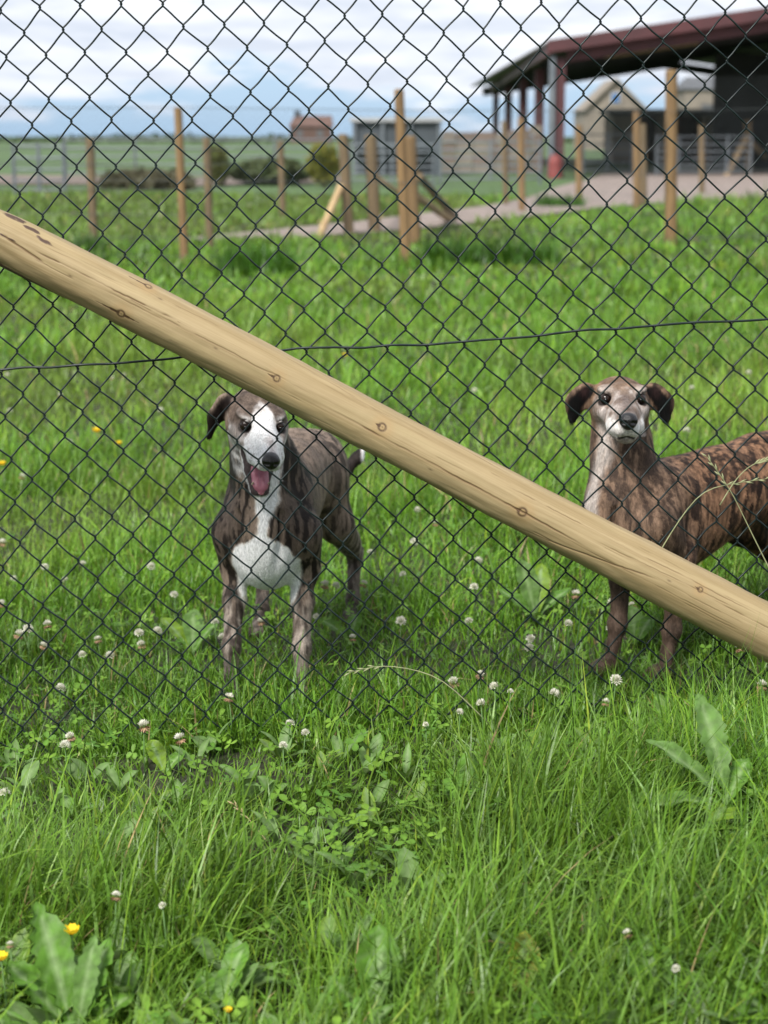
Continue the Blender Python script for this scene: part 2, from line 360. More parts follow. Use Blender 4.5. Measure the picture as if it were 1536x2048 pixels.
    # bushes
    def bush(px, py, wpx, hpx, c0, c1, label, n=1500):
        g = G(px, py); sc = g[1] / FPX; e = empty('bush', g); tag(e, label, 'bush', 'bushes in the far field')
        w, h = wpx * sc, hpx * sc
        for k in range(5):
            a = k * 1.3; MB().tube([(0, 0, -.05), (.15*w*math.cos(a), .15*w*math.sin(a), h*.35), (.32*w*math.cos(a), .32*w*math.sin(a), h*.7)], [.03, .02, .008], 5).build('stem', M['post2'], e)
        u = rng.normal(size=(n, 3)); u /= np.linalg.norm(u, axis=1, keepdims=True); rr = rng.uniform(.35, 1, n) ** .5 * (.65 + .5 * vnoise(u * 2.3 + 9, 3))
        P = u * rr[:, None] * np.array([w * .5, w * .5, h * .5]) + np.array([0, 0, h * .52])
        d = rng.normal(size=(n, 3, 3)) * (.05 * max(w, h)); V = (P[:, None] + d).reshape(-1, 3)
        t = rng.random((n, 1)); c = np.repeat(np.array(c0) * (1 - t) + np.array(c1) * t, 3, 0)
        obj('crown', mesh_np('crown', V, tris=np.arange(3*n).reshape(-1, 3), mat=M['leaf'], col=c, smooth=False), e)
    bush(648, 375, 66, 88, (.11, .14, .03), (.24, .22, .035), 'yellow green bush left of the strutted posts')
    bush(438, 372, 46, 80, (.09, .12, .035), (.16, .16, .05), 'olive bush between the two left posts')
    bush(545, 370, 150, 46, (.05, .075, .03), (.10, .12, .05), 'dull low scrub in front of the brick house', 2600)
    bush(300, 378, 190, 26, (.08, .075, .04), (.13, .12, .07), 'brownish low scrub on the bare earth strip', 2200)
far_things()

# ------------------------------------------------------------------ far fence posts
def post_mesh(h, r, mat, lean=(0, 0)):
    m = MB(); n = 10
    m.tube([(0, 0, -.05), (lean[0]*.3, lean[1]*.3, h*.3), (lean[0], lean[1], h - .015), (lean[0], lean[1], h)], [r*1.03, r, r*.97, r*.8], n)
    return m.mesh('post', mat, False)
def post_at(px, top, bot, wpx, name, parent, mat, pxtop=None):
    g = G(px, bot); sc = (g[1] * CP) / FPX; t = A(pxtop if pxtop is not None else px, top, g[1])
    o = obj(name, post_mesh(t[2] - g[2], wpx * sc / 2, mat, (t[0] - g[0], 0)), parent, g); return o, g, t

def lattice(P, Q, hgt, pitch, wr, name, mat, parent):
    # chain link as crossing thin wires between P and Q (far away, one part)
    P, Q = np.array(P, float), np.array(Q, float); L = np.linalg.norm((Q - P)[:2]); d = (Q - P) / L
    V = []; F = []; n = int(L / pitch)
    for s in (1, -1):
        for i in range(-int(hgt / pitch) - 1, n + int(hgt / pitch) + 1):
            a0, z0 = i * pitch, 0.02; a1, z1 = a0 + s * hgt, hgt
            pts = []
            for a, z in ((a0, z0), (a1, z1)): pts.append([a, z])
            (a0, z0), (a1, z1) = pts
            lo, hi = 0., 1.
            for e, sg in ((0, 1), (L, -1)):
                f0, f1 = (a0 - e) * sg, (a1 - e) * sg
                if f0 < 0 and f1 < 0: lo = 2
                elif f0 < 0: lo = max(lo, f0 / (f0 - f1))
                elif f1 < 0: hi = min(hi, f0 / (f0 - f1))
            if lo >= hi: continue
            A0 = P + d * (a0 + (a1 - a0) * lo) + np.array([0, s * wr, z0 + (z1 - z0) * lo]); A1 = P + d * (a0 + (a1 - a0) * hi) + np.array([0, s * wr, z0 + (z1 - z0) * hi])
            k = len(V)
            for c in (A0, A1):
                V += [c + np.array([wr, 0, 0]), c + np.array([-wr*.5, wr*.8, 0]), c + np.array([-wr*.5, -wr*.8, 0])]
            F += [(k, k+1, k+4, k+3), (k+1, k+2, k+5, k+4), (k+2, k, k+3, k+5)]
    return obj(name, mesh_np(name, V, F, mat=mat, smooth=False), parent)

pf = empty('paddock_fence', (0, 0, 0)); tag(pf, 'tall thin post and wire mesh fence crossing the field behind the dogs', 'fence')
pts = []
for (px, pt, top, bot, w) in ((369, 356, 214, 525, 17), (812, 798, 178, 530, 21), (1341, 1343, 140, 492, 25)):
    o, g, t = post_at(px, top, bot, w, 'post', pf, M['post'], pt); pts.append(g)
pts = [pts[0] + np.array([-2.1, .4, 0])] + pts + [pts[-1] + np.array([2.7, 1.2, 0.1])]
for q in (pts[0], pts[-1]): obj('post', post_mesh(1.5, .05, M['post']), pf, q)
for a, b in zip(pts[:-1], pts[1:]):
    lattice(a, b, 1.42 if a[0] < 3 else 1.75, .068, .0014, 'wire_mesh', M['darkwire'], pf)
    for z in (.06, .75, 1.4): MB().tube([a + np.array([0, -.05, z]), b + np.array([0, -.05, z])], .0025, 4).build('line_wire', M['darkwire'], pf)

lf = empty('lane_fence', (0, 0, 0)); tag(lf, 'shorter post fence at the left in front of the green pasture', 'fence')
lp = []
for (px, pt, top, bot, w) in ((188, 180, 276, 497, 18), (420, 413, 276, 500, 16), (566, 561, 282, 442, 14)):
    o, g, t = post_at(px, top, bot, w, 'post', lf, M['post2'], pt); lp.append(g)
lp = [lp[0] + np.array([-1.7, .1, 0])] + lp
for a, b in zip(lp[:-1], lp[1:]):
    for z in (.12, .35, .6, .85, 1.0): MB().tube([a + np.array([0, -.05, z]), b + np.array([0, -.05, z])], .003, 4).build('line_wire', M['darkwire'], lf)
rf = empty('lane_fence', (0, 0, 0)); tag(rf, 'line of slim posts along the lane in front of the barn', 'fence')
rp = []
for (px, pt, top, bot, w, mt) in ((1012, 1008, 242, 412, 11, 'post2'), (1044, 1042, 236, 425, 14, 'post'), (1158, 1158, 250, 405, 14, 'post'), (1274, 1273, 224, 418, 15, 'post'), (1288, 1286, 248, 412, 13, 'post2'), (1404, 1403, 250, 388, 12, 'post2')):
    o, g, t = post_at(px, top, bot, w, 'post', rf, M[mt], pt); rp.append(g)
for a, b in zip(rp[:-1], rp[1:]):
    for z in (.2, .55, .9): MB().tube([a + np.array([0, -.04, z]), b + np.array([0, -.04, z])], .003, 4).build('line_wire', M['darkwire'], rf)

def strainer(px, pt, top, bot, w, mat, struts, label):
    g = G(px, bot); sc = g[1] * CP / FPX; t = A(pt, top, g[1]); e = empty('strainer_post', g)
    tag(e, label, 'post', 'strutted wooden posts by the lane')
    obj('post', post_mesh(t[2] - g[2], w * sc / 2, mat, (t[0] - g[0], 0)), e)
    for (xa, ya, xb, yb, ws, m2) in struts:
        a = A(xa, ya, g[1] - .05) - g; b = G(xb, yb) - g
        MB().tube([a, b + np.array([0, 0, -.03])], ws * sc / 2, 8).build('strut', m2, e)
strainer(698, 686, 268, 470, 22, M['post2'], [(682, 372, 634, 478, 14, M['strut'])], 'brown strutted post with pale brace leaning down to the left')
strainer(750, 741, 270, 466, 26, M['post2'], [(748, 352, 812, 392, 13, M['strut'])], 'dark brown thick post with short brace, left of the tall post')
strainer(826, 816, 272, 486, 34, M['post'], [(822, 385, 908, 440, 18, M['strut']), (838, 352, 915, 436, 17, M['post2'])], 'thickest yellow brown post with two braces to the right')
strainer(1497, 1495, 240, 350, 16, M['post2'], [(1492, 275, 1452, 352, 12, M['strut']), (1500, 285, 1548, 330, 12, M['strut'])], 'braced post at the right edge in front of the barn gates')

# ------------------------------------------------------------------ near chain link fence
FY = 3.28
fence = empty('chain_link_fence', (0, FY, 0)); tag(fence, 'dark green coated chain link fence between camera and the dogs', 'fence')
LW, LH, TILT = .0703, .0795, R(3.85)
fo = A(512, 845, FY)                                   # one knot of the mesh
ct, st = math.cos(TILT), math.sin(TILT)
def warp(u, v):                                        # slight unevenness of hung mesh
    P = np.stack([u * 3.1, v * 3.1, 0 * u], 1)
    du = (vnoise(P, 1) - .5) * .014 + (vnoise(P * 6.3, 5) - .5) * .006; dv = (vnoise(P, 2) - .5) * .014 + (vnoise(P * 6.3, 6) - .5) * .005; dy = (vnoise(P * .6, 3) - .5) * .02
    return du, dv, dy
def fence_pt(u, v, n):
    du, dv, dy = warp(u, v); u = u + du; v = v + dv
    return np.stack([fo[0] + u * ct - v * st, n + dy, fo[2] + u * st + v * ct], 1)
WR = .00175; SEG = 9; NS = 5
i0, i1 = int((-1.45 - fo[0]) / (LW / 2)), int((1.5 - fo[0]) / (LW / 2))
for i in range(i0, i1):
    uc = (i + .5) * LW / 2
    vb = -.02 - fo[2] - uc * st + float(terrain(fo[0] + uc, FY)); vt = 1.75 - fo[2]
    j0, j1 = int(math.floor(vb / (LH / 2))), int(vt / (LH / 2))
    ph = np.arange((j1 - j0) * SEG + 1) / SEG + j0            # row parameter
    # flattened helix: u swings between the two knot columns, depth swings through the knots
    side = (i % 2)
    tri = np.abs(((ph + side) % 2) - 1)                        # 1 at even rows -> column i
    tri = .5 - .5 * np.sin((tri - .5) * math.pi * .93) / math.sin(math.pi * .465) * .0 - (tri - .5)   # 0 at column i, 1 at column i+1
    kn = np.minimum(np.abs(ph - np.round(ph)), .5)
    xx_ = (tri - .5) * 2; xx_ = np.sign(xx_) * (1 - np.log1p(np.exp(-(np.abs(xx_) * 1.17 - 1) * 16)) / 16 - .008)
    u = uc + xx_ * LW / 4
    over = 1 - sstep(0, .22, kn)
    u = uc + (u - uc) * (1 + .085 * over)                        # hook past the neighbour at each knot
    dep = .0042 * np.sin((ph + side) * math.pi)
    lift = np.where(tri < .5, 1, -1) * over * .0
    P = fence_pt(u, ph * LH / 2 + lift, dep)
    T = np.gradient(P, axis=0); T /= np.linalg.norm(T, axis=1, keepdims=True)
    N1 = np.cross(T, [0, 1, 0]); N1 /= np.linalg.norm(N1, axis=1, keepdims=True); N2 = np.cross(T, N1)
    a = np.arange(NS) * 2 * math.pi / NS
    V = P[:, None] + WR * (N1[:, None] * np.cos(a)[None, :, None] + N2[:, None] * np.sin(a)[None, :, None])
    n = len(P); k = np.arange(n - 1)[:, None] * NS; c = np.arange(NS)[None]
    Q = np.stack([k + c, k + (c + 1) % NS, k + NS + (c + 1) % NS, k + NS + c], -1).reshape(-1, 4)
    obj('wire', mesh_np('wire', V.reshape(-1, 3), Q, mat=M['pvc']), fence)
def line_wire(v0, label=None):
    u = np.linspace(-1.36, 1.62, 180); P = fence_pt(u, np.full_like(u, v0) + .0016 * np.sin(u * 9), -.007 + .0015 * np.sin(u * 2 * math.pi / LW))
    MB().tube(list(P), .0022, 7).build('line_wire', M['pvc'], fence, True)
wl_p = A(768, 690, FY); vline = ((wl_p[2] - fo[2]) - (wl_p[0] - fo[0]) * st / ct) * ct
line_wire(vline); line_wire(vline + .86)
for xx in (-1.42, 1.46):
    obj('post', post_mesh(1.95, .05, M['post']), fence, (xx, -.07, float(terrain(xx, FY)) - .1))

# ------------------------------------------------------------------ leaning round pole
def build_pole():
    p0 = A(0, 475, 3.2); p1 = A(1536, 1260, 3.2); d = p1 - p0; L01 = np.linalg.norm(d); d /= L01
    view = np.array([0, 0, CAM_H]) - (p0 + p1) / 2; view -= d * view.dot(d); view /= np.linalg.norm(view); up = np.cross(view, d)
    if up[2] < 0: up = -up
    U0, U1 = -.085, L01 + .50
    nu, nv = 720, 200
    u = np.concatenate([np.linspace(U0, U0 + .012, 8)[:-1], np.linspace(U0 + .012, L01 + .02, nu - 37), np.linspace(L01 + .03, U1, 30)]); nu = len(u)
    v = np.concatenate([np.linspace(-math.pi/2 - .1, math.pi/2 + .1, 161)[:-1], np.linspace(math.pi/2 + .1, 3*math.pi/2 - .1, 41)[:-1]])   # 0 = facing the camera, pi/2 = upper edge
    UU, VV = np.meshgrid(u, v, indexing='ij')
    uf, vf = UU.ravel(), ((VV.ravel() + math.pi) % (2 * math.pi)) - math.pi
    rad = .0455 + .0025 * uf / L01 + .0015 * np.sin(uf * 5) + .0012 * np.sin(vf * 2 + uf * 3)
    rad = rad + .0016 * (fbm(np.stack([uf * 14, np.cos(vf) * 2, np.sin(vf) * 2], 1), 4) - .5) * 2
    facet = np.sin(vf * 9 + fbm(np.stack([uf * 5, vf * 0, vf * 0], 1), 8) * 9); rad = rad + .00035 * facet
    endt = np.clip((uf - U0) / .03, 0, 1); rad = rad * (.72 + .28 * np.sqrt(1 - (1 - endt) ** 2))
    rad = rad - .006 * sstep(.05, -.085, uf) * sstep(.2, 1.2, vf)
    # streaky grain, knots, cracks, bark
    def loc(px, py):
        f = (px / 1536.); cy = 475 + (1260 - 475) * f
        w = -(py - cy) * math.cos(math.atan(.511)) / 51.5; pu = (A(px, py, 3.16) - p0).dot(d); return pu, math.asin(max(-1, min(1, w)))
    knot = np.zeros_like(uf); ring = np.zeros_like(uf); halo = np.zeros_like(uf)
    warpv = np.zeros_like(uf)
    for (px, py, s, tl, tr) in ((293, 577, .95, 6.0, 0), (241, 630, 1.1, 5.5, 3.8), (552, 760, .9, 2.6, 0), (763, 856, 1.12, 1.2, 0), (1044, 1023, 1.25, 1.4, 0), (1401, 1176, .75, 1.7, 0)):
        ku, kv = loc(px, py); r0 = .0074 * s
        du = (uf - ku) / r0; dv = (vf - kv) * .047 / r0; rr = np.sqrt(du ** 2 + dv ** 2)
        ring = np.maximum(ring, np.exp(-((rr - .80) / .25) ** 2)); knot = np.maximum(knot, (rr < .7) * 1.0)
        ring = np.maximum(ring, .8 * np.exp(-(rr / .22) ** 2))
        for tail, sg in ((tl, -1), (tr, 1)):
            if tail:
                x = du * sg; wdt = np.clip(.62 * (1 - (x - .6) / tail), 0, 1)
                tv = dv + .12 * x * sg * 0
                ring = np.maximum(ring, ((x > .5) & (x < tail + .6) & (np.abs(tv) < wdt * .62)) * 1.0)
        halo = np.maximum(halo, np.exp(-((rr - 1.6) / 1.1) ** 2)); warpv += .35 * dv * np.exp(-(rr / 2.6) ** 2) * .3
        knot = np.maximum(knot, 0)
    for (px, py) in ((140, 555), (318, 603), (1130, 1189), (1338, 1158), (860, 940), (430, 700)):
        ku, kv = loc(px, py); rr = np.sqrt(((uf - ku) / .0042) ** 2 + ((vf - kv) * .047 / .0016) ** 2); ring = np.maximum(ring, .7 * np.exp(-rr ** 2))
    crack = np.zeros_like(uf); rr_ = random.Random(4); small = []
    for _ in range(24):
        xa = rr_.uniform(0, 1450); off = rr_.uniform(-46, 46); ln = rr_.uniform(40, 190); ya = 475 + .511 * xa + off; small.append((xa, ya, xa + ln, ya + .511 * ln + rr_.uniform(-3, 3), rr_.uniform(.00035, .0006), rr_.uniform(.3, .8)))
    for (xa, ya, xb, yb, wd, dp) in small + list(((60, 500, 360, 650, .0008, 1), (300, 628, 640, 800, .0006, .6), (455, 655, 800, 850, .0005, .5), (640, 740, 1060, 970, .0007, .8), (640, 810, 1180, 1095, .0010, 1),
                                (980, 1030, 1330, 1160, .0008, .9), (560, 700, 1010, 935, .0007, .9), (1000, 965, 1536, 1235, .0006, .7), (1100, 1060, 1536, 1280, .0005, .5), (0, 470, 90, 530, .0012, 1), (1180, 1075, 1500, 1225, .0005, .6), (700, 890, 1000, 1040, .0005, .6), (330, 690, 620, 830, .0005, .4))):
        ua, va = loc(xa, ya); ub, vb = loc(xb, yb); t = (uf - ua) / (ub - ua)
        vc = va + (vb - va) * t + .05 * (vnoise(np.stack([uf * 22, 0 * uf, 0 * uf + xa], 1), 11) - .5) + .02 * (vnoise(np.stack([uf * 120, 0 * uf, 0 * uf + xa], 1), 12) - .5)
        fade = sstep(0, .12, t) * (1 - sstep(.85, 1, t)) * (.35 + .65 * sstep(.3, .6, vnoise(np.stack([uf * 30, 0 * uf + xa, 0 * uf], 1), 14)))
        crack = np.maximum(crack, dp * fade * np.exp(-((vf - vc) * .047 / (wd * 1.5)) ** 2))
    Pn = np.stack([uf * 40, np.cos(vf) * 3, np.sin(vf) * 3], 1)
    bn = fbm(Pn, 21, 4); bark = np.zeros_like(uf)
    for (px, py, ru, rv, th) in ((25, 437, .030, .010, .50), (60, 462, .022, .007, .5), (85, 485, .025, .007, .47), (15, 541, .08, .016, .30), (62, 566, .05, .010, .34), (-40, 520, .06, .03, .4), (15, 478, .03, .003, .5)):
        ku, kv = loc(px, py); e = np.exp(-((uf - ku) / ru) ** 2 - ((vf - kv) * .047 / rv) ** 2); bark = np.maximum(bark, sstep(th, th + .07, (bn * .75 + .25) * e ** .5))
    gv = vf + warpv * .5
    fine = vnoise(np.stack([uf * 9, np.cos(gv) * 46, np.sin(gv) * 46], 1), 31) * .6 + vnoise(np.stack([uf * 22, np.cos(gv) * 95, np.sin(gv) * 95], 1), 32) * .4
    broad = fbm(np.stack([uf * 3.2, np.cos(gv) * 4.5, np.sin(gv) * 4.5], 1), 41, 3)
    pale = np.array([.385, .298, .165]); mid = np.array([.26, .193, .098]); gold = np.array([.305, .218, .100])
    t1 = np.clip((fine - .18) * 1.35, 0, 1)[:, None]; t2 = np.clip((broad - .3) * 2.2, 0, 1)[:, None]
    c = (mid * (1 - t1) + pale * t1) * (.78 + .22 * t2) * .62 + (gold * (1 - t2) + pale * t2) * .38
    greyer = sstep(.55, .75, fbm(np.stack([uf * 5, np.cos(vf) * 2.5, np.sin(vf) * 2.5 + 5], 1), 51))[:, None]
    c = c * (1 - .25 * greyer) + np.array([.36, .29, .15]) * .25 * greyer
    dark = np.array([.055, .026, .013])
    c = c * (1 - .22 * halo[:, None]) + np.array([.35, .2, .075]) * .22 * halo[:, None]
    c = c * (1 - .3 * knot[:, None]) + np.array([.42, .27, .11]) * .3 * knot[:, None]
    rg = np.clip(ring, 0, 1)[:, None] * .92; c = c * (1 - rg) + dark * rg
    ck = np.clip(crack * 1.3, 0, 1)[:, None] * .85; c = c * (1 - ck) + np.array([.10, .055, .022]) * ck
    bk = np.clip(bark, 0, 1)[:, None] * .93; c = c * (1 - bk) + (np.array([.06, .032, .026]) * (.6 + .9 * fine[:, None])) * bk
    rad = rad - .0016 * crack + .0009 * bark + .00035 * (fine - .5) - .0004 * ring
    V = p0 + uf[:, None] * d + (.0035 * np.sin(uf * 2.6 + .6))[:, None] * up + rad[:, None] * (np.cos(vf)[:, None] * view + np.sin(vf)[:, None] * up)
    k = np.arange(nu - 1)[:, None] * nv; cc_ = np.arange(nv)[None]
    Q = np.stack([k + cc_, k + (cc_ + 1) % nv, k + nv + (cc_ + 1) % nv, k + nv + cc_], -1).reshape(-1, 4)
    V = np.concatenate([V, [p0 + U0 * d, p0 + U1 * d]]); c = np.concatenate([c, [[.4, .3, .15]] * 2]); nV = len(V)
    ar = np.arange(nv); T = np.concatenate([np.stack([ar * 0 + nV - 2, (ar + 1) % nv, ar], 1), np.stack([ar * 0 + nV - 1, (nu - 1) * nv + ar, (nu - 1) * nv + (ar + 1) % nv], 1)])
    m, N, L, b = mat_new('peeled_wood'); at = N.new('ShaderNodeAttribute'); at.attribute_name = 'col'; L.new(at.outputs['Color'], b.inputs['Base Color'])
    b.inputs['Roughness'].default_value = .55; b.inputs['Specular IOR Level'].default_value = .35
    o = obj('brace_pole', mesh_np('brace_pole', V, Q[:, ::-1], T[:, ::-1], m, c))
    tag(o, 'thick pale peeled round pole slanting across the fence in front', 'pole')
build_pole()

# ------------------------------------------------------------------ dogs: one continuous body grown from a distance field
class Field:
    def __init__(s, lo, hi, h):
        s.lo = np.array(lo, float); s.h = h; s.n = np.ceil((np.array(hi) - s.lo) / h).astype(int) + 1
        s.F = np.full(s.n, .5, np.float32)
    def _box(s, lo, hi, m):
        a = np.clip(np.floor((lo - m - s.lo) / s.h).astype(int), 0, s.n); b = np.clip(np.ceil((hi + m - s.lo) / s.h).astype(int) + 1, 0, s.n)
        sl = tuple(slice(x, y) for x, y in zip(a, b)); g = [(np.arange(x, y) * s.h + o).astype(np.float32) for x, y, o in zip(a, b, s.lo)]
        return sl, g[0][:, None, None], g[1][None, :, None], g[2][None, None, :]
    def _mix(s, sl, d, k, sub):
        f = s.F[sl]
        if sub:
            d = -d; h = np.clip(.5 - .5 * (f - d) / k, 0, 1); s.F[sl] = f + (d - f) * h + k * h * (1 - h)
        else:
            h = np.clip(.5 + .5 * (f - d) / k, 0, 1); s.F[sl] = f + (d - f) * h - k * h * (1 - h)
    def cap(s, p, q, r0, r1, k=.02, flat=None, sub=False):
        p, q = np.array(p, float), np.array(q, float); rm = max(r0, r1) * (max(1, flat[1]) if flat else 1)
        sl, X, Y, Z = s._box(np.minimum(p, q) - rm, np.maximum(p, q) + rm, k + 3 * s.h)
        d = q - p; L2 = max(d.dot(d), 1e-9); x, y, z = X - p[0], Y - p[1], Z - p[2]
        t = np.clip((x * d[0] + y * d[1] + z * d[2]) / L2, 0, 1); x = x - t * d[0]; y = y - t * d[1]; z = z - t * d[2]
        l2 = x * x + y * y + z * z; sc = 1
        if flat:
            n = np.array(flat[0], float); n /= np.linalg.norm(n); f = flat[1]; a = x * n[0] + y * n[1] + z * n[2]
            l2 = l2 + a * a * (1 / f ** 2 - 1); sc = min(1, f)
        s._mix(sl, (np.sqrt(np.maximum(l2, 1e-12)) - (r0 + (r1 - r0) * t)) * sc, k, sub)
    def ell(s, c, r, k=.02, ax=None, sub=False):
        c, r = np.array(c, float), np.array(r, float); rm = r.max() if ax is not None else r
        sl, X, Y, Z = s._box(c - rm, c + rm, k + 3 * s.h); x, y, z = X - c[0], Y - c[1], Z - c[2]
        if ax is not None:
            x, y, z = [x * a[0] + y * a[1] + z * a[2] for a in ax]
        k0 = np.sqrt((x / r[0]) ** 2 + (y / r[1]) ** 2 + (z / r[2]) ** 2); k1 = np.sqrt((x / r[0]**2) ** 2 + (y / r[1]**2) ** 2 + (z / r[2]**2) ** 2)
        s._mix(sl, k0 * (k0 - 1) / np.maximum(k1, 1e-6), k, sub)
    def chain(s, pts, rad, k=.02, flat=None):
        for i in range(len(pts) - 1): s.cap(pts[i], pts[i+1], rad[i], rad[i+1], k, flat)
    def mesh(s):
        F = s.F; S = F < 0; c = np.zeros(np.array(F.shape) - 1, np.int8)
        n = F.shape
        cs = [(a, b, d) for a in (0, 1) for b in (0, 1) for d in (0, 1)]
        for a, b, d in cs: c += S[a:n[0]-1+a, b:n[1]-1+b, d:n[2]-1+d]
        I = np.argwhere((c > 0) & (c < 8)); idx = np.full(c.shape, -1, np.int32); idx[tuple(I.T)] = np.arange(len(I))
        vals = {q: F[I[:, 0]+q[0], I[:, 1]+q[1], I[:, 2]+q[2]] for q in cs}
        acc = np.zeros((len(I), 3)); cnt = np.zeros(len(I))
        for q in cs:
            for ax in range(3):
                if q[ax]: continue
                p = list(q); p[ax] = 1; a, b = vals[q], vals[tuple(p)]; m = (a < 0) != (b < 0)
                t = np.where(m, a / np.where(m, a - b, 1), 0); P = np.tile(np.array(q, float), (len(I), 1)); P[:, ax] += t
                acc[m] += P[m]; cnt += m
        V = s.lo + s.h * (I + acc / cnt[:, None]); Q = []
        for ax in range(3):
            o1, o2 = [(1, 2), (2, 0), (0, 1)][ax]
            s0 = [slice(None)] * 3; s1 = [slice(None)] * 3; s0[ax] = slice(0, -1); s1[ax] = slice(1, None)
            E = np.argwhere(S[tuple(s0)] != S[tuple(s1)]); E = E[(E[:, o1] > 0) & (E[:, o2] > 0) & (E[:, o1] < n[o1]-1) & (E[:, o2] < n[o2]-1)]
            def ci(a, b):
                J = E.copy(); J[:, o1] -= a; J[:, o2] -= b; return idx[J[:, 0], J[:, 1], J[:, 2]]
            q = np.stack([ci(1, 1), ci(0, 1), ci(0, 0), ci(1, 0)], 1); fl = ~S[E[:, 0], E[:, 1], E[:, 2]]; q[fl] = q[fl][:, ::-1]; Q.append(q)
        return V, np.concatenate(Q)

def basis(yaw, pitch, roll=0):
    # muzzle direction F for a head looking at the camera (-b), yaw to viewer right, pitch down
    F = np.array([math.sin(yaw) * math.cos(pitch), -math.cos(yaw) * math.cos(pitch), -math.sin(pitch)])
    Rr = np.cross(F, [0, 0, 1]); Rr = -Rr / np.linalg.norm(Rr); U = np.cross(F, Rr); U = U if U[2] > 0 else -U
    R2 = Rr * math.cos(roll) + U * math.sin(roll); U2 = U * math.cos(roll) - Rr * math.sin(roll)
    return R2, F, U2

M_fur, N_, L_, b_ = mat_new('dog_coat'); at_ = N_.new('ShaderNodeAttribute'); at_.attribute_name = 'col'
tc_ = N_.new('ShaderNodeTexCoord'); mp_ = N_.new('ShaderNodeMapping'); mp_.inputs['Scale'].default_value = (420, 420, 110); L_.new(tc_.outputs['Object'], mp_.inputs[0])
nz_ = N_.new('ShaderNodeTexNoise'); nz_.inputs['Scale'].default_value = 1; nz_.inputs['Detail'].default_value = 3; L_.new(mp_.outputs[0], nz_.inputs['Vector'])
mr_ = N_.new('ShaderNodeMapRange'); mr_.inputs[1].default_value = .3; mr_.inputs[2].default_value = .7; mr_.inputs[3].default_value = .62; mr_.inputs[4].default_value = 1.28; L_.new(nz_.outputs['Fac'], mr_.inputs[0])
mx_ = N_.new('ShaderNodeMix'); mx_.data_type = 'RGBA'; mx_.blend_type = 'MULTIPLY'; mx_.inputs['Factor'].default_value = 1
L_.new(at_.outputs['Color'], mx_.inputs['A']); L_.new(mr_.outputs[0], mx_.inputs['B']); L_.new(mx_.outputs['Result'], b_.inputs['Base Color'])
b_.inputs['Roughness'].default_value = .6; b_.inputs['Specular IOR Level'].default_value = .10
M_hair, N_, L_, b_ = mat_new('dog_hair'); at_ = N_.new('ShaderNodeAttribute'); at_.attribute_name = 'col'; L_.new(at_.outputs['Color'], b_.inputs['Base Color'])
b_.inputs['Roughness'].default_value = .5; b_.inputs['Specular IOR Level'].default_value = .12
M['nose'] = mat_plain('wet_nose', (.012, .011, .012), .28, (.006, .006, .006), 500, .25, spec=.5)
M['eye'] = mat_plain('dog_eye', (.022, .012, .008), .12, (.012, .007, .005), 200, spec=.35)
M['pupil'] = mat_plain('dog_pupil', (.003, .003, .003), .04)
M['lid'] = mat_plain('eyelid', (.02, .016, .015), .5)
M['tongue'] = mat_plain('tongue', (.42, .155, .20), .35, (.32, .105, .15), 90, .3)
M['gum'] = mat_plain('mouth_lining', (.10, .035, .035), .4, (.03, .014, .014), 60)
M['tooth'] = mat_plain('tooth', (.62, .54, .40), .35)

def small_field(lo, hi, h, fn, name, mat, parent):
    f = Field(lo, hi, h); fn(f); V, Q = f.mesh(); return obj(name, mesh_np(name, V, Q, mat=mat), parent)

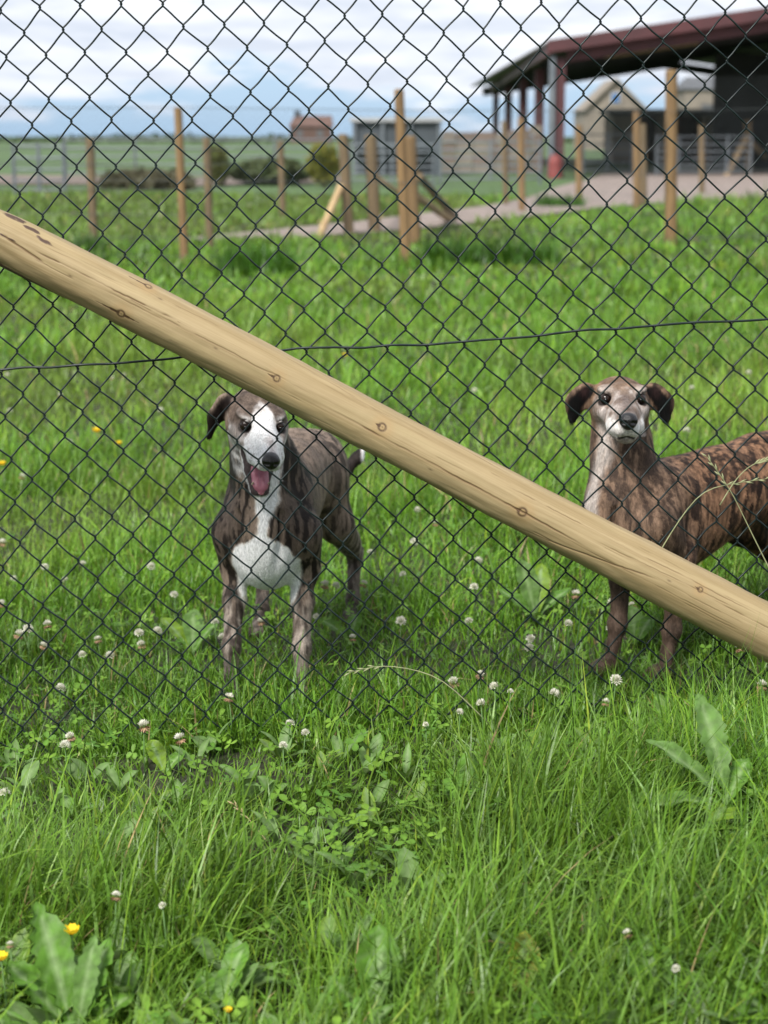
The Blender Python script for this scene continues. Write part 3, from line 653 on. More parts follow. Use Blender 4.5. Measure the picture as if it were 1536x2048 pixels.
def build_dog(cfg):
    root = empty('dog', (*cfg['loc'], float(terrain(*cfg['loc']))), -cfg['yaw']); tag(root, cfg['label'], 'dog', 'brindle dogs behind the fence')
    f = Field((-.22, -.22, -.01), (.22, .86, .72), .0027)
    # trunk
    tp = cfg['top']                                                    # lowers the withers and back line
    f.ell((0, .13, .345 - tp * .5), (.083, .19, .132 - tp * .5), .03)
    f.ell((0, .03, .345 - tp * .3), (.075, .085, .105), .04)           # brisket / prosternum
    f.ell((0, .30, .375 - tp * .4), (.074, .17, .098 - tp * .3), .05)
    f.chain([(0, .10, .42 - tp), (0, .28, .432 - tp * .9), (0, .42, .43 - tp * .4), (0, .52, .415 - tp * .3)], [.055, .05, .056, .062], .05)
    f.chain([(0, .34, .385 - tp * .5), (0, .46, .395 - tp * .4), (0, .54, .39 - tp * .3)], [.066, .062, .068], .05, ((1, 0, 0), 1.0))
    f.cap((0, .07, .463 - tp), (0, .22, .462 - tp), .022, .018, .04)  # withers ridge
    # hips, thighs, hind legs
    for sg, (hx, hb) in zip((-1, 1), cfg['hind']):
        f.ell((sg*.048, .525, .385), (.056, .085, .085), .04)
        f.chain([(sg*.055, .50, .37), (sg*.078, hb - .10, .265)], [.062, .043], .03, ((1, 0, 0), .8))
        f.chain([(sg*.078, hb - .10, .265), (hx, hb + .055, .155)], [.041, .0185], .025)
        f.cap((sg*.06, .54, .33), (hx*.95, hb + .02, .20), .045, .02, .03, ((1, 0, 0), .7))
        f.chain([(hx, hb + .058, .160), (hx, hb + .02, .05), (hx, hb - .005, .025)], [.0175, .0145, .016], .015)
        f.ell((hx, hb - .03, .018), (.021, .034, .018), .012)
        for tx in (-.0135, -.0045, .0045, .0135): f.ell((hx + tx, hb - .056 + abs(tx) * .6, .014), (.0066, .012, .012), .004)
    # shoulders, forelegs
    for sg, (fx, fb) in zip((-1, 1), cfg['fore']):
        f.chain([(sg*.045, .10, .435 - tp), (sg*.070, .035, .345)], [.038, .043], .035, ((1, 0, 0), .75))
        f.chain([(sg*.070, .035, .345), (sg*.073 + (fx - sg*.072)*.3, fb*.4 + .075, .262)], [.042, .032], .025)
        ex = sg*.070 + (fx - sg*.072)*.35; eb = fb * .5 + .06
        f.chain([(ex, eb, .265), (ex*.7 + fx*.3, eb*.7 + fb*.3, .20), (fx, fb + .012, .112)], [.0275, .0205, .0172], .02)
        f.ell((fx, fb + .008, .108), (.0188, .0195, .021), .012)
        f.chain([(fx, fb + .008, .10), (fx, fb - .004, .045)], [.0155, .0148], .012)
        f.ell((fx, fb - .024, .020), (.0235, .034, .020), .012)
        for tx in (-.015, -.005, .005, .015): f.ell((fx + tx, fb - .053 + abs(tx) * .6, .015), (.0072, .013, .013), .004)
        for tx in (-.010, 0, .010): f.cap((fx + tx, fb - .068 + abs(tx) * .6, .03), (fx + tx, fb - .03, .045), .0022, .002, .006, sub=True)
    # neck and head
    H = np.array(cfg['head']); Rr, Fw, Up = basis(*cfg['aim']); hp = lambda r, fw, u: H + Rr * r + Fw * fw + Up * u
    nb = np.array(cfg['neck0']); nt = hp(0, -.055, -.03)
    f.chain([tuple(nb), tuple(nb * .5 + nt * .5 + np.array(cfg['neckbow'])), tuple(nt)], cfg['neck'], .035)
    f.cap((0, -.01, .39 - tp * .3), tuple(hp(0, -.045, -.055)), .046, .036, .045)       # throat
    ax = (Rr, Fw, Up)
    f.ell(hp(0, -.052, cfg['cran'][0]), (.0545 * cfg['wid'], .074, cfg['cran'][1]), .02, ax)                   # cranium
    for sg in (-1, 1):
        f.ell(hp(sg*.034 * cfg['wid'], -.022, -.022), (.026, .046, .033), .02, ax)         # cheek
        f.ell(hp(sg*.033, -.006, .0175), (.0165, .019, .0080), .012, ax)       # brow
        f.ell(hp(sg*.036, .012, -.020), (.0125, .030, .0130), .015, ax)       # cheekbone below the eye
        lp_ = cfg['lip']; f.chain([hp(sg*.022, .025, -.026), hp(sg*.0165, .075, -.031 - lp_), hp(sg*.0110, .106, -.028 - lp_ * 1.3)], [.0205, .0180, .0135], .011)   # lips
    f.chain([hp(0, .0, -.004), hp(0, .06, -.012), hp(0, .112, -.014)], [.034, .0235, .0165], .016)      # bridge
    f.cap(hp(0, .128, -.020), hp(0, .116, -.052), .0016, .0016, .004, sub=True)   # cleft under the nose
    jr = cfg['jaw']                                                            # lower jaw opening
    J0 = hp(0, -.02, -.045); jd = Fw * math.cos(jr) - Up * math.sin(jr); ju = Up * math.cos(jr) + Fw * math.sin(jr)
    jp = lambda r, a, u: J0 + Rr * r + jd * a + ju * u
    for sg in (-1, 1): f.chain([jp(sg*.022, 0, 0), jp(sg*.0180, .07, .000), jp(sg*.0100, .113, .002)], [.019, .0095, .0088], .010)
    f.chain([jp(0, .0, -.006), jp(0, .07, -.007), jp(0, .110, -.003)], [.02, .0095, .008], .014)
    if jr > .2:
        bis = Fw * math.cos(jr * .52) - Up * math.sin(jr * .52); m0 = J0 + Up * .004
        f.cap(m0 + bis * .028, m0 + bis * .118, .004, .0235, .004, (Rr, 1.7), sub=True)
        f.cap(jp(0, .02, .022), jp(0, .105, .0125), .0175, .0095, .004, sub=True)
    for sg in (-1, 1):
        f.ell(hp(sg*.0355, .0225, .0040), (.0122, .0135, .0112), .004, ax, sub=True)
    for sg in (-1, 1):                                                         # upper eyelids
        f.cap(hp(sg*.0240, .0225, .0090), hp(sg*.0335, .0205, .0162), .0015, .0018, .004); f.cap(hp(sg*.0335, .0205, .0162), hp(sg*.0455, .0120, .0100), .0018, .0015, .004)
        f.cap(hp(sg*.0255, .0220, -.0040), hp(sg*.0350, .0210, -.0105), .0015, .0018, .004); f.cap(hp(sg*.0350, .0210, -.0105), hp(sg*.0450, .0130, -.0040), .0018, .0015, .004)
        f.cap((sg*.088, .135, .40 - tp * .6), (sg*.088, .105, .27), .004, .004, .022, sub=True)      # behind the shoulder
        f.cap((sg*.040, -.045, .40 - tp * .5), (sg*.034, -.05, .28), .003, .003, .018, sub=True)     # beside the breastbone
    # ears
    for pts, rad, fl in cfg['ears']:
        f.chain([hp(*p) for p in pts], rad, .010, (Rr*fl[0] + Fw*fl[1] + Up*fl[2], fl[3]))
    # tail
    f.chain(cfg['tail'], cfg['tail_r'], .02)
    V, Q = f.mesh()
    a, b, c, d = [V[Q[:, i]] for i in range(4)]; fn = np.cross(c - a, d - b); fn /= np.maximum(np.linalg.norm(fn, axis=1, keepdims=True), 1e-12)
    if ((a - V.mean(0)) * fn).sum() < 0: fn = -fn; Q = Q[:, ::-1]
    VN = np.zeros_like(V)
    for i in range(4): np.add.at(VN, Q[:, i], fn)
    VN /= np.maximum(np.linalg.norm(VN, axis=1, keepdims=True), 1e-12)
    hv = (V - H) @ np.stack([Rr, Fw, Up], 1)                                    # head coordinates
    jv = np.stack([(V - J0) @ Rr, (V - J0) @ jd, (V - J0) @ ju], 1)
    ed = np.full(len(V), 9.)                                                   # distance to the ear centre lines
    for pts, rad, fl in cfg['ears']:
        for i in range(len(pts) - 1):
            p0_, p1_ = np.array(pts[i]), np.array(pts[i+1]); dv_ = p1_ - p0_; t_ = np.clip(((hv - p0_) @ dv_) / dv_.dot(dv_), 0, 1); ed = np.minimum(ed, np.linalg.norm(hv - p0_ - t_[:, None] * dv_, axis=1) - (rad[i] + (rad[i+1] - rad[i]) * t_) + .010 * (1 - sstep(0, .5, t_)) * (i == 0))
    col = cfg['paint'](V, VN, hv, ed); lum = col.mean(1, keepdims=True); col = lum + (col - lum) * cfg['sat']; col = np.clip(cfg['piv'] * (np.maximum(col, 1e-4) / cfg['piv']) ** 1.38, .004, .74)
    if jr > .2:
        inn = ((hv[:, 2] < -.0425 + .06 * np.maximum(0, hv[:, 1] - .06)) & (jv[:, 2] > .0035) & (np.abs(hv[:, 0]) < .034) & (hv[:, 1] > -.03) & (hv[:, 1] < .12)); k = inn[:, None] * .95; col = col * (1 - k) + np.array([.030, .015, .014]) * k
    obj('body', mesh_np('body', V, Q, mat=M_fur, col=col), root)
    # short hair
    n = 120000; fi = rng.integers(0, len(Q), n); wt = rng.dirichlet((1, 1, 1, 1), n); P = (V[Q[fi]] * wt[:, :, None]).sum(1); Nn = fn[fi]; C = col[Q[fi, 0]]
    hh = (P - H) @ np.stack([Rr, Fw, Up], 1); inhead = (np.linalg.norm(hh * [1, .75, 1], axis=1) < .11)
    D = np.tile([0, .45, -1.0], (n, 1)); D[inhead] = (-Fw + Up * .15)
    D = D + rng.normal(size=(n, 3)) * .22; D -= Nn * (D * Nn).sum(1, keepdims=True); D /= np.maximum(np.linalg.norm(D, axis=1, keepdims=True), 1e-9)
    Lh = rng.uniform(.0055, .0105, n) * np.where(inhead, .55, 1); lift = rng.uniform(.12, .34, n)[:, None]
    S = np.cross(D, Nn); wd = .00042
    tip = P + Lh[:, None] * (D * (1 - lift) + Nn * lift)
    Vh = np.stack([P - S * wd - Nn * .0006, P + S * wd - Nn * .0006, tip], 1).reshape(-1, 3)
    Ch = np.repeat(C * rng.uniform(.7, 1.3, (n, 1)), 3, 0)
    keep = cfg['hairmask'](P, hh)
    kk = np.repeat(keep, 3); Vh = Vh[kk]; Ch = Ch[kk]
    hr = obj('coat_hair', mesh_np('coat_hair', Vh, tris=np.arange(len(Vh)).reshape(-1, 3), mat=M_hair, col=Ch, smooth=False), root); hr['kind'] = 'stuff'
    # eyes
    for sg in (-1, 1):
        ec = hp(sg*.0338, .0148, .0035); n_ = Fw * .86 + Rr * sg * .5 - Up * .02; n_ /= np.linalg.norm(n_)
        e = small_field(ec - .013, ec + .013, .0009, lambda q: q.ell(ec, (.0112,)*3, .001), 'eye', M['eye'], root)
        pc = ec + (Fw * .97 + Rr * sg * .1 - Up * .05) * .0088
        small_field(pc - .006, pc + .006, .0006, lambda q: q.ell(pc, (.0044, .0044, .0044), .001), 'pupil', M['pupil'], e)
    # nose
    nc = hp(0, .1215, -.0115); lo, hi = nc - .025, nc + .025
    def nose(q):
        q.ell(nc, (.0180, .0132, .0132), .006, ax); q.ell(nc - Up*.006 + Fw*.002, (.0125, .010, .012), .006, ax); q.ell(nc + Up*.007 - Fw*.006, (.013, .012, .007), .006, ax)
        for sg in (-1, 1): q.cap(nc + Rr*sg*.0075 + Fw*.013 - Up*.001, nc + Rr*sg*.015 + Fw*.008 - Up*.003, .0036, .0028, .003, sub=True)
        q.cap(nc + Fw*.0135 + Up*.002, nc + Fw*.0125 - Up*.016, .0010, .0010, .002, sub=True)
    small_field(lo, hi, .0010, nose, 'nose', M['nose'], root)
    if jr > .2:
        def tong(q):
            q.chain([jp(0, .03, .010), jp(0, .075, .0115), jp(.001, .102, .0115), jp(.002, .113, .006)], [.0125, .0125, .0108, .0078], .008, (ju, .36))
            q.cap(jp(0, .03, .0185), jp(.001, .112, .0185), .0016, .0016, .005, sub=True)
        pts = np.array([jp(0, .0, -.03), jp(0, .15, .05), jp(.0, .15, -.03), jp(0, 0, .05)]); small_field(pts.min(0) - .03, pts.max(0) + .03, .0012, tong, 'tongue', M['tongue'], root)
        for (r_, a_, hgt, rr) in ((-.0150, .100, .017, .0028), (.0150, .100, .017, .0028), (-.006, .117, .006, .0018), (-.002, .119, .006, .0018), (.003, .119, .006, .0018), (.007, .117, .006, .0018)):
            p = jp(r_, a_, .004); small_field(p - .022, p + .022, .0010, lambda q: q.cap(p, p + ju * hgt + Rr * np.sign(r_) * .001, rr, rr * .45, .002), 'tooth', M['tooth'], root)
        for sg in (-1, 1):
            p = hp(sg*.0115, .092, -.038); small_field(p - .022, p + .022, .0010, lambda q: q.cap(p, p - Up*.012, .0027, .001, .002), 'tooth', M['tooth'], root)
        pts = np.array([jp(0, .0, .0), hp(0, .0, -.04)]); c0 = (jp(0, .05, .012) + hp(0, .045, -.036)) / 2
        def lining(q): q.chain([hp(0, .0, -.040), hp(0, .05, -.042), hp(0, .092, -.037)], [.016, .0125, .0085], .006, (Up, .3)); q.cap(hp(0, -.015, -.055), hp(0, .012, -.055), .016, .013, .006)
        small_field(c0 - .09, c0 + .09, .0016, lining, 'mouth_lining', M['gum'], root)
    return root

def brindle(V, seed, warp=.5, fx=70, fz=14, fb=55):
    w = fbm(V * 9, seed + 3)[:, None] * np.array([[1.4, 1.4, 3.0]]) * warp
    s = fbm(V * np.array([fx, fb, fz]) * .6 + w * 4, seed, 3)
    return sstep(.45, .55, s)
def fine_fur(V, seed): return .68 + .4 * vnoise(V * np.array([260, 260, 80]), seed) + .24 * vnoise(V * np.array([120, 120, 35]), seed + 1)

def paint_left(V, N, h, ed):
    s, b, u = V.T; hr, hf, hu = h.T
    base = np.array([.198, .145, .106]); dk = np.array([.030, .022, .019]); lt = np.array([.29, .22, .165])
    br = brindle(V, 101, .35, 150, 34, 160)[:, None]; big = fbm(V * 7, 120)[:, None]
    c = base * (1 - big * .5) + lt * big * .5
    dens = np.clip(.42 + .5 * (1 - sstep(.12, .24, b)) + .4 * sstep(.40, .52, b), 0, .92)[:, None]
    c = c * (1 - br * dens) + dk * br * dens
    shoulder = (1 - sstep(.10, .25, b)) * sstep(.27, .33, u) * (1 - sstep(.50, .56, u)) * sstep(.02, .06, abs(s)); k = (shoulder * .45)[:, None]; c = c * (1 - k) + dk * 1.1 * k
    leg = (1 - sstep(.17, .25, u))[:, None]; ls = fbm(V * np.array([90, 90, 16]), 140)[:, None]
    ls = sstep(.35, .65, ls); lc = np.array([.075, .058, .048]) * (1 - ls) + np.array([.30, .255, .215]) * ls
    c = c * (1 - leg * .75) + lc * leg * .75
    feet = (1 - sstep(.05, .13, u))[:, None] * .5; c = c * (1 - feet) + np.array([.055, .045, .042]) * feet
    # white chest
    wv = (fbm(V * 28, 160) - .5) * .022
    w = np.interp(u, [.17, .20, .25, .30, .330, .348, .36, .375, .395, .42, .45, .49, .52], [.045, .052, .066, .068, .052, .030, .010, .0075, .009, .020, .024, .02, -.02])
    ctr = np.interp(u, [.2, .34, .40, .46], [0, .006, .014, .012])
    front = (1 - sstep(.03, .10, b - .3 * sstep(.30, .2, u)))
    m = sstep(-.006, .006, w + wv - np.abs(s - ctr)) * front * sstep(.165, .21, u) * (N[:, 1] < .5)
    white = np.array([.78, .745, .70]) * (.92 + .16 * vnoise(V * 40, 170)[:, None])
    m = m[:, None]; c = c * (1 - m) + white * m
    under = (sstep(.235, .2, u) * sstep(-.02, .02, b) * (1 - sstep(.2, .3, b)) * (np.abs(s) < .05))[:, None] * .7; c = c * (1 - under) + np.array([.45, .37, .29]) * under
    # head
    head = sstep(-.095, -.06, hf) * (np.abs(hr) < .06) * (hu > -.13) * (b < .05)
    crown = np.array([.135, .098, .075]) * (.45 + 1.1 * fbm(h * 60, 180)[:, None]); k = (head * sstep(-.075, -.03, hu + 0 * hf))[:, None] * .8; c = c * (1 - k) + crown * k
    n1 = (fbm(h * 45, 190) - .5) * .03; n3 = (fbm(h * 130, 195) - .5) * .012
    hw = np.interp(hf + n3, [-.05, -.03, -.01, .01, .03, .045, .06, .13], [-.01, .004, .014, .020, .026, .040, .05, .06])       # half width of the blaze along the head
    wf = sstep(-.005, .005, hw + n1 * .35 - np.abs(hr)) * sstep(-.055, -.03, hf) * head * np.where(hf < .02, sstep(-.02, -.005, hu), 1) * sstep(.036, .024, hu + n1 * .5)
    cheek = sstep(.002, -.014, hu + n1 * .6) * sstep(-.055, -.03, hf) * head * (.22 + .5 * sstep(.35, .7, fbm(h * np.array([90, 60, 90]), 197)))
    wf = np.maximum(wf, cheek)
    for sg in (-1, 1): wf = np.maximum(wf, .75 * np.exp(-((hr - sg*.034) / .010) ** 2 - ((hu - .0185) / .0035) ** 2) * (hf > -.02) * head)
    jaww = (hu < -.03) * head * sstep(-.005, .02, hf); wf = np.maximum(wf, jaww * .95)
    gp = np.array([.60, .585, .58]) * (.75 + .4 * fbm(h * np.array([120, 60, 120]), 200)[:, None])
    k = np.clip(wf, 0, 1)[:, None]; c = c * (1 - k) + gp * k
    mu = (np.exp(-((hr - .003) / .009) ** 2) * sstep(.055, .085, hf) * sstep(-.012, -.002, hu) * head)[:, None] * .65; c = c * (1 - mu) + np.array([.19, .15, .14]) * mu
    freck = (sstep(.62, .70, vnoise(h * 210, 210)) * sstep(.04, .08, hf) * (hu < -.015))[:, None] * .5 * k; c = c * (1 - freck) + np.array([.16, .13, .12]) * freck
    for sg in (-1, 1):
        dd = np.sqrt(((hr - sg*.0350) / 1.25) ** 2 + (hf - .018) ** 2 + ((hu - .003)) ** 2); e = (sstep(.0158, .0122, dd))[:, None] * .92; c = c * (1 - e) + np.array([.028, .02, .018]) * e
        dd2 = np.sqrt((hr - sg*.035) ** 2 + (hf - .018) ** 2 + (hu - .0) ** 2); e = (sstep(.030, .016, dd2) * head)[:, None] * .35; c = c * (1 - e) + np.array([.13, .11, .10]) * e
    ek = sstep(.006, -.001, ed)[:, None]; c = c * (1 - ek) + np.array([.035, .023, .021]) * (.7 + .6 * fbm(h * 50, 220)[:, None]) * ek
    lip = (sstep(.010, .004, np.abs(hu + .044)) * sstep(.0, .02, hf) * head)[:, None] * .0; c = c * (1 - lip)
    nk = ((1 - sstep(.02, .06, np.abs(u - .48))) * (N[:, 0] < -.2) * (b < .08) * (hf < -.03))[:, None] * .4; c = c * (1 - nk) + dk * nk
    # tail
    tl = sstep(.60, .64, b) * sstep(.27, .30, u); tip = sstep(.114, .122, s) * tl; k = tl[:, None] * .9; c = c * (1 - k) + np.array([.028, .022, .022]) * k; k = tip[:, None]; c = c * (1 - k) + np.array([.6, .58, .56]) * k
    return np.clip(.92 * c * fine_fur(V, 230)[:, None], .006, .8)

def paint_right(V, N, h, ed):
    s, b, u = V.T; hr, hf, hu = h.T
    base = np.array([.255, .145, .080]); dk = np.array([.030, .021, .019]); lt = np.array([.30, .205, .14])
    br = brindle(V, 301, .30, 130, 26, 170)[:, None]; big = fbm(V * 6, 320)[:, None]
    rear = sstep(.06, .22, b)[:, None]; fr = np.array([.225, .150, .10])
    c = (fr * (1 - rear) + base * rear) * (.8 + .4 * big)
    c = c * (1 - .15 * big) + lt * .15 * big
    br = np.clip(br * .75 + .45 * sstep(.40, .62, fbm(V * np.array([200, 200, 34]), 333))[:, None], 0, 1); dens = (.72 + .20 * sstep(.02, .16, b))[:, None]; c = c * (1 - br * dens) + dk * br * dens
    leg = (1 - sstep(.20, .27, u))[:, None] * (b < .3)[:, None]; lc = np.array([.10, .070, .052]) * (.4 + 1.1 * fbm(V * np.array([60, 60, 14]), 340)[:, None]); c = c * (1 - leg * .85) + lc * leg * .85
    # grey blaze down the neck and breast
    wv = (fbm(V * np.array([26, 26, 10]), 360) - .5) * .05
    w = np.interp(u, [.2, .26, .34, .42, .50, .58], [.03, .045, .036, .022, .022, .0]); m = (sstep(-.014, .014, w + wv - np.abs(s + .018)) * (1 - sstep(.0, .06, b)) * (N[:, 1] < .2) * sstep(.2, .27, u))[:, None] * .74
    c = c * (1 - m) + np.array([.42, .385, .36]) * m
    head = sstep(-.10, -.07, hf) * (np.abs(hr) < .062) * (hu > -.075) * (b < .05)
    crown = np.array([.20, .132, .085]) * (.35 + 1.1 * fbm(h * np.array([90, 60, 60]), 380)[:, None]); k = (head * .85)[:, None]; c = c * (1 - k) + crown * k
    n1 = (fbm(h * 50, 390) - .5) * .03
    grey = sstep(-.02, .015, hf + n1) * sstep(.035, .012, hu + n1); k = (grey * head * (.30 + .45 * sstep(.4, .6, fbm(h * 70, 395))))[:, None]; c = c * (1 - k) + np.array([.40, .365, .345]) * (.7 + .5 * fbm(h * 110, 400)[:, None]) * k
    brd = (np.exp(-((hr) / .017) ** 2) * sstep(.03, .05, hf) * sstep(-.018, -.006, hu) * head)[:, None] * .65; c = c * (1 - brd) + np.array([.085, .056, .048]) * brd
    phil = (sstep(.013, .007, np.abs(hr)) * sstep(.095, .105, hf) * sstep(-.048, -.044, hu) * (hu < -.012) * head)[:, None] * .9; c = c * (1 - phil) + np.array([.016, .012, .012]) * phil
    lipw = (sstep(.05, .075, hf) * sstep(-.014, -.022, hu) * (1 - .65 * sstep(-.050, -.054, hu)) * head)[:, None] * .8; c = c * (1 - lipw) + np.array([.56, .54, .52]) * (.8 + .3 * vnoise(h * 160, 410)[:, None]) * lipw
    mouth = (sstep(.0042, .0012, np.abs(hu + .0475 + .32 * np.abs(hr))) * sstep(.085, .10, hf) * (np.abs(hr) < .017) * head)[:, None] * .9; c = c * (1 - mouth) + np.array([.014, .011, .011]) * mouth
    for sg in (-1, 1):
        dd = np.sqrt(((hr - sg*.0355) / 1.35) ** 2 + (hf - .018) ** 2 + ((hu - .003)) ** 2); e = (sstep(.0170, .0125, dd))[:, None] * .94; c = c * (1 - e) + np.array([.022, .016, .015]) * e
        bw = (np.exp(-((hr - sg*.033) / .012) ** 2 - ((hu - .0225) / .0045) ** 2) * (hf > -.01) * head)[:, None] * .55; c = c * (1 - bw) + np.array([.42, .38, .35]) * bw
    ek = sstep(.006, -.001, ed)[:, None]; inner = (np.exp(-((np.abs(hr) - .072) / .010) ** 2 - ((hu - .004) / .012) ** 2) * (N @ np.array([0, -1., 0]) > .2))[:, None]
    c = c * (1 - ek) + (np.array([.011, .008, .008]) * (1 - inner) + np.array([.045, .024, .023]) * inner) * ek
    return np.clip(.92 * c * fine_fur(V, 430)[:, None], .006, .8)

build_dog(dict(loc=(-.245, 3.585), yaw=R(6), label='brindle dog with white face and chest, mouth open and tongue out', sat=.66, piv=.118, wid=.98, lip=0., jaw=R(40), cran=(-.010, .044), top=0., neck0=(0, .085, .42), neckbow=(0, .02, -.01),
    head=(.012, -.085, .592), aim=(R(20), R(22), R(-4)), neck=[.076, .062, .050],
    fore=[(-.072, -.005), (.074, 0.0)], hind=[(-.098, .50), (.104, .62)],
    ears=[([(-.043, -.055, .006), (-.061, -.070, .004), (-.077, -.068, -.024), (-.087, -.058, -.068)], [.015, .016, .013, .007], (.25, 1, 0, .42)),
          ([(.043, -.058, .014), (.058, -.082, .008), (.060, -.105, -.012), (.058, -.115, -.035)], [.017, .016, .013, .008], (1, .3, 0, .42))],
    tail=[(0, .585, .43), (.03, .655, .37), (.078, .70, .355), (.108, .71, .385), (.122, .71, .408)], tail_r=[.024, .018, .014, .011, .005],
    paint=paint_left, hairmask=lambda P, h: ~((np.abs(h[:, 0]) < .05) & (h[:, 1] > -.02) & (h[:, 2] < -.042) & (P[:, 2] > .47) & (h[:, 2] > -.075)) & ~((h[:, 1] > .105) & (np.abs(h[:, 0]) < .03) & (h[:, 2] > -.03) & (h[:, 2] < .02)) & ~((np.abs(np.abs(h[:, 0]) - .035) < .016) & (np.abs(h[:, 1] - .018) < .018) & (np.abs(h[:, 2] - .003) < .012))))
build_dog(dict(loc=(.466, 3.54), yaw=R(53), label='tan and black striped brindle dog with grey muzzle, mouth closed, ears sticking out', sat=.76, piv=.135, wid=.92, lip=.0045, jaw=R(5), cran=(-.012, .038), top=.04, neck0=(0, .035, .405), neckbow=(0, .0, .0),
    head=(.0, .008, .592), aim=(R(52), R(7), R(0)), neck=[.060, .050, .050],
    fore=[(-.052, .055), (.05, .11)], hind=[(-.09, .56), (.09, .60)],
    ears=[([(-.044, -.045, -.004), (-.068, -.046, .000), (-.088, -.040, -.020), (-.094, -.032, -.054)], [.009, .0120, .0140, .0085], (.15, 1, .1, .30)),
          ([(.044, -.045, -.004), (.068, -.046, .000), (.088, -.040, -.020), (.094, -.032, -.054)], [.009, .0120, .0140, .0085], (-.15, 1, .1, .30))],
    tail=[(0, .585, .43), (.0, .64, .35), (.0, .66, .25), (.0, .69, .18)], tail_r=[.022, .016, .012, .006],
    paint=paint_right, hairmask=lambda P, h: ~((h[:, 1] > .105) & (np.abs(h[:, 0]) < .03) & (h[:, 2] > -.03) & (h[:, 2] < .02)) & ~((np.abs(np.abs(h[:, 0]) - .035) < .017) & (np.abs(h[:, 1] - .018) < .018) & (np.abs(h[:, 2] - .003) < .012))))

# ------------------------------------------------------------------ grass
L2 = np.array(lane_pts, float)
def on_lane(x, y):
    a, b = L2[:, 0], L2[:, 1]; out = np.zeros(len(x), bool)
    for i in range(0, len(L2) - 1, 2):
        j = min(i + 2, len(L2) - 1); quad = [a[i], b[i], b[j], a[j]]; ins = np.zeros(len(x), bool)
        for k in range(4):
            p, q = quad[k], quad[(k + 1) % 4]
            cnd = ((p[1] > y) != (q[1] > y)); xi = (q[0] - p[0]) * (y - p[1]) / (q[1] - p[1] + 1e-12) + p[0]; ins ^= cnd & (x < xi)
        out |= ins
    return out
PAL = np.array([[.108, .252, .017], [.072, .178, .016], [.182, .338, .026], [.160, .270, .076], [.034, .096, .014], [.25, .33, .028]])
def blades(name, x, y, L, wid, nseg, phi0, kap, az, colr, label, straw=.03):
    n = len(x); z = terrain(x, y) - .004; d = np.stack([np.cos(az), np.sin(az), 0 * az], 1); P = np.stack([x, y, z], 1)
    tw = rng.normal(0, .5, n); sd = np.stack([-np.sin(az + tw), np.cos(az + tw), rng.normal(0, .25, n)], 1)
    V = np.zeros((n, 2 * nseg + 1, 3), np.float32)
    for k in range(nseg + 1):
        t = k / nseg; w = wid * (1 - .15 * t if t < .5 else (1 - t) * 1.85)
        if k < nseg:
            V[:, 2*k] = P - sd * (w / 2)[:, None]; V[:, 2*k+1] = P + sd * (w / 2)[:, None]
        else: V[:, 2*k] = P
        ph = phi0 + kap * (t + .5 / nseg); P = P + (L / nseg)[:, None] * (np.sin(ph)[:, None] * d + np.cos(ph)[:, None] * np.array([0, 0, 1.]))
    m = 2 * nseg + 1; o = np.arange(n)[:, None] * m; Q = []
    for k in range(nseg - 1): Q.append(o + np.array([2*k, 2*k+1, 2*k+3, 2*k+2]))
    T = o + np.array([2*nseg-2, 2*nseg-1, 2*nseg])
    sel = rng.random(n) < straw; colr = colr.copy(); colr[sel] = np.array([.34, .27, .12]) * rng.uniform(.6, 1.2, (sel.sum(), 1))
    ob = obj(name, mesh_np(name, V.reshape(-1, 3), np.concatenate(Q) if Q else None, T, M['grass'], np.repeat(colr, m, 0)))
    tag(ob, label, 'grass', kind='stuff'); return ob
def grass_cols(n, x, y, k=0):
    w = rng.dirichlet((1.6, 1.3, 1.0, .55, .7, .35), n) ** 2.2; w /= w.sum(1, keepdims=True); c = w @ PAL
    patch = fbm(np.stack([x * 1.1, y * 1.1, 0 * x], 1), 500 + k)[:, None]; dry = sstep(.5, .72, fbm(np.stack([x * .8 + 7, y * .5, 0 * x], 1), 540 + k))[:, None] * (.12 if k == 0 else .38); c = c * (1 - dry) + np.array([.19, .25, .045]) * dry
    return c * (.62 + .72 * patch) * rng.uniform(.75, 1.25, (n, 1))
def scatter(n, y0, y1, p=1.0, half=.30, add=.55):
    u = rng.random(n); y = (y0 ** p + (y1 ** p - y0 ** p) * u) ** (1 / p) if p else y0 * (y1 / y0) ** u; x = rng.uniform(-1, 1, n) * (half * y + add); return x, y

WEEDS = [(1452, 1690, .135), (150, 2100, .12), (745, 2075, .06), (1035, 2030, .06), (1325, 2050, .07), (1470, 1765, .05), (1448, 1835, .035), (330, 1560, .04), (430, 2065, .04), (140, 1800, .05), (940, 1640, .045), (1090, 1900, .05)]
WG = [(*G(a_, b_)[:2], r_) for a_, b_, r_ in WEEDS]
def thin_for_weeds(x, y):
    k = np.ones(len(x))
    for gx, gy, r in WG: k *= 1 - .85 * (1 - sstep(.55, 1.0, np.hypot((x - gx), (y - gy + r * .45) / 1.25) / r))
    return k * (1 - .35 * sstep(.50, .64, fbm(np.stack([x * 3.5, y * 3.5, 0 * x], 1), 700, 2)))
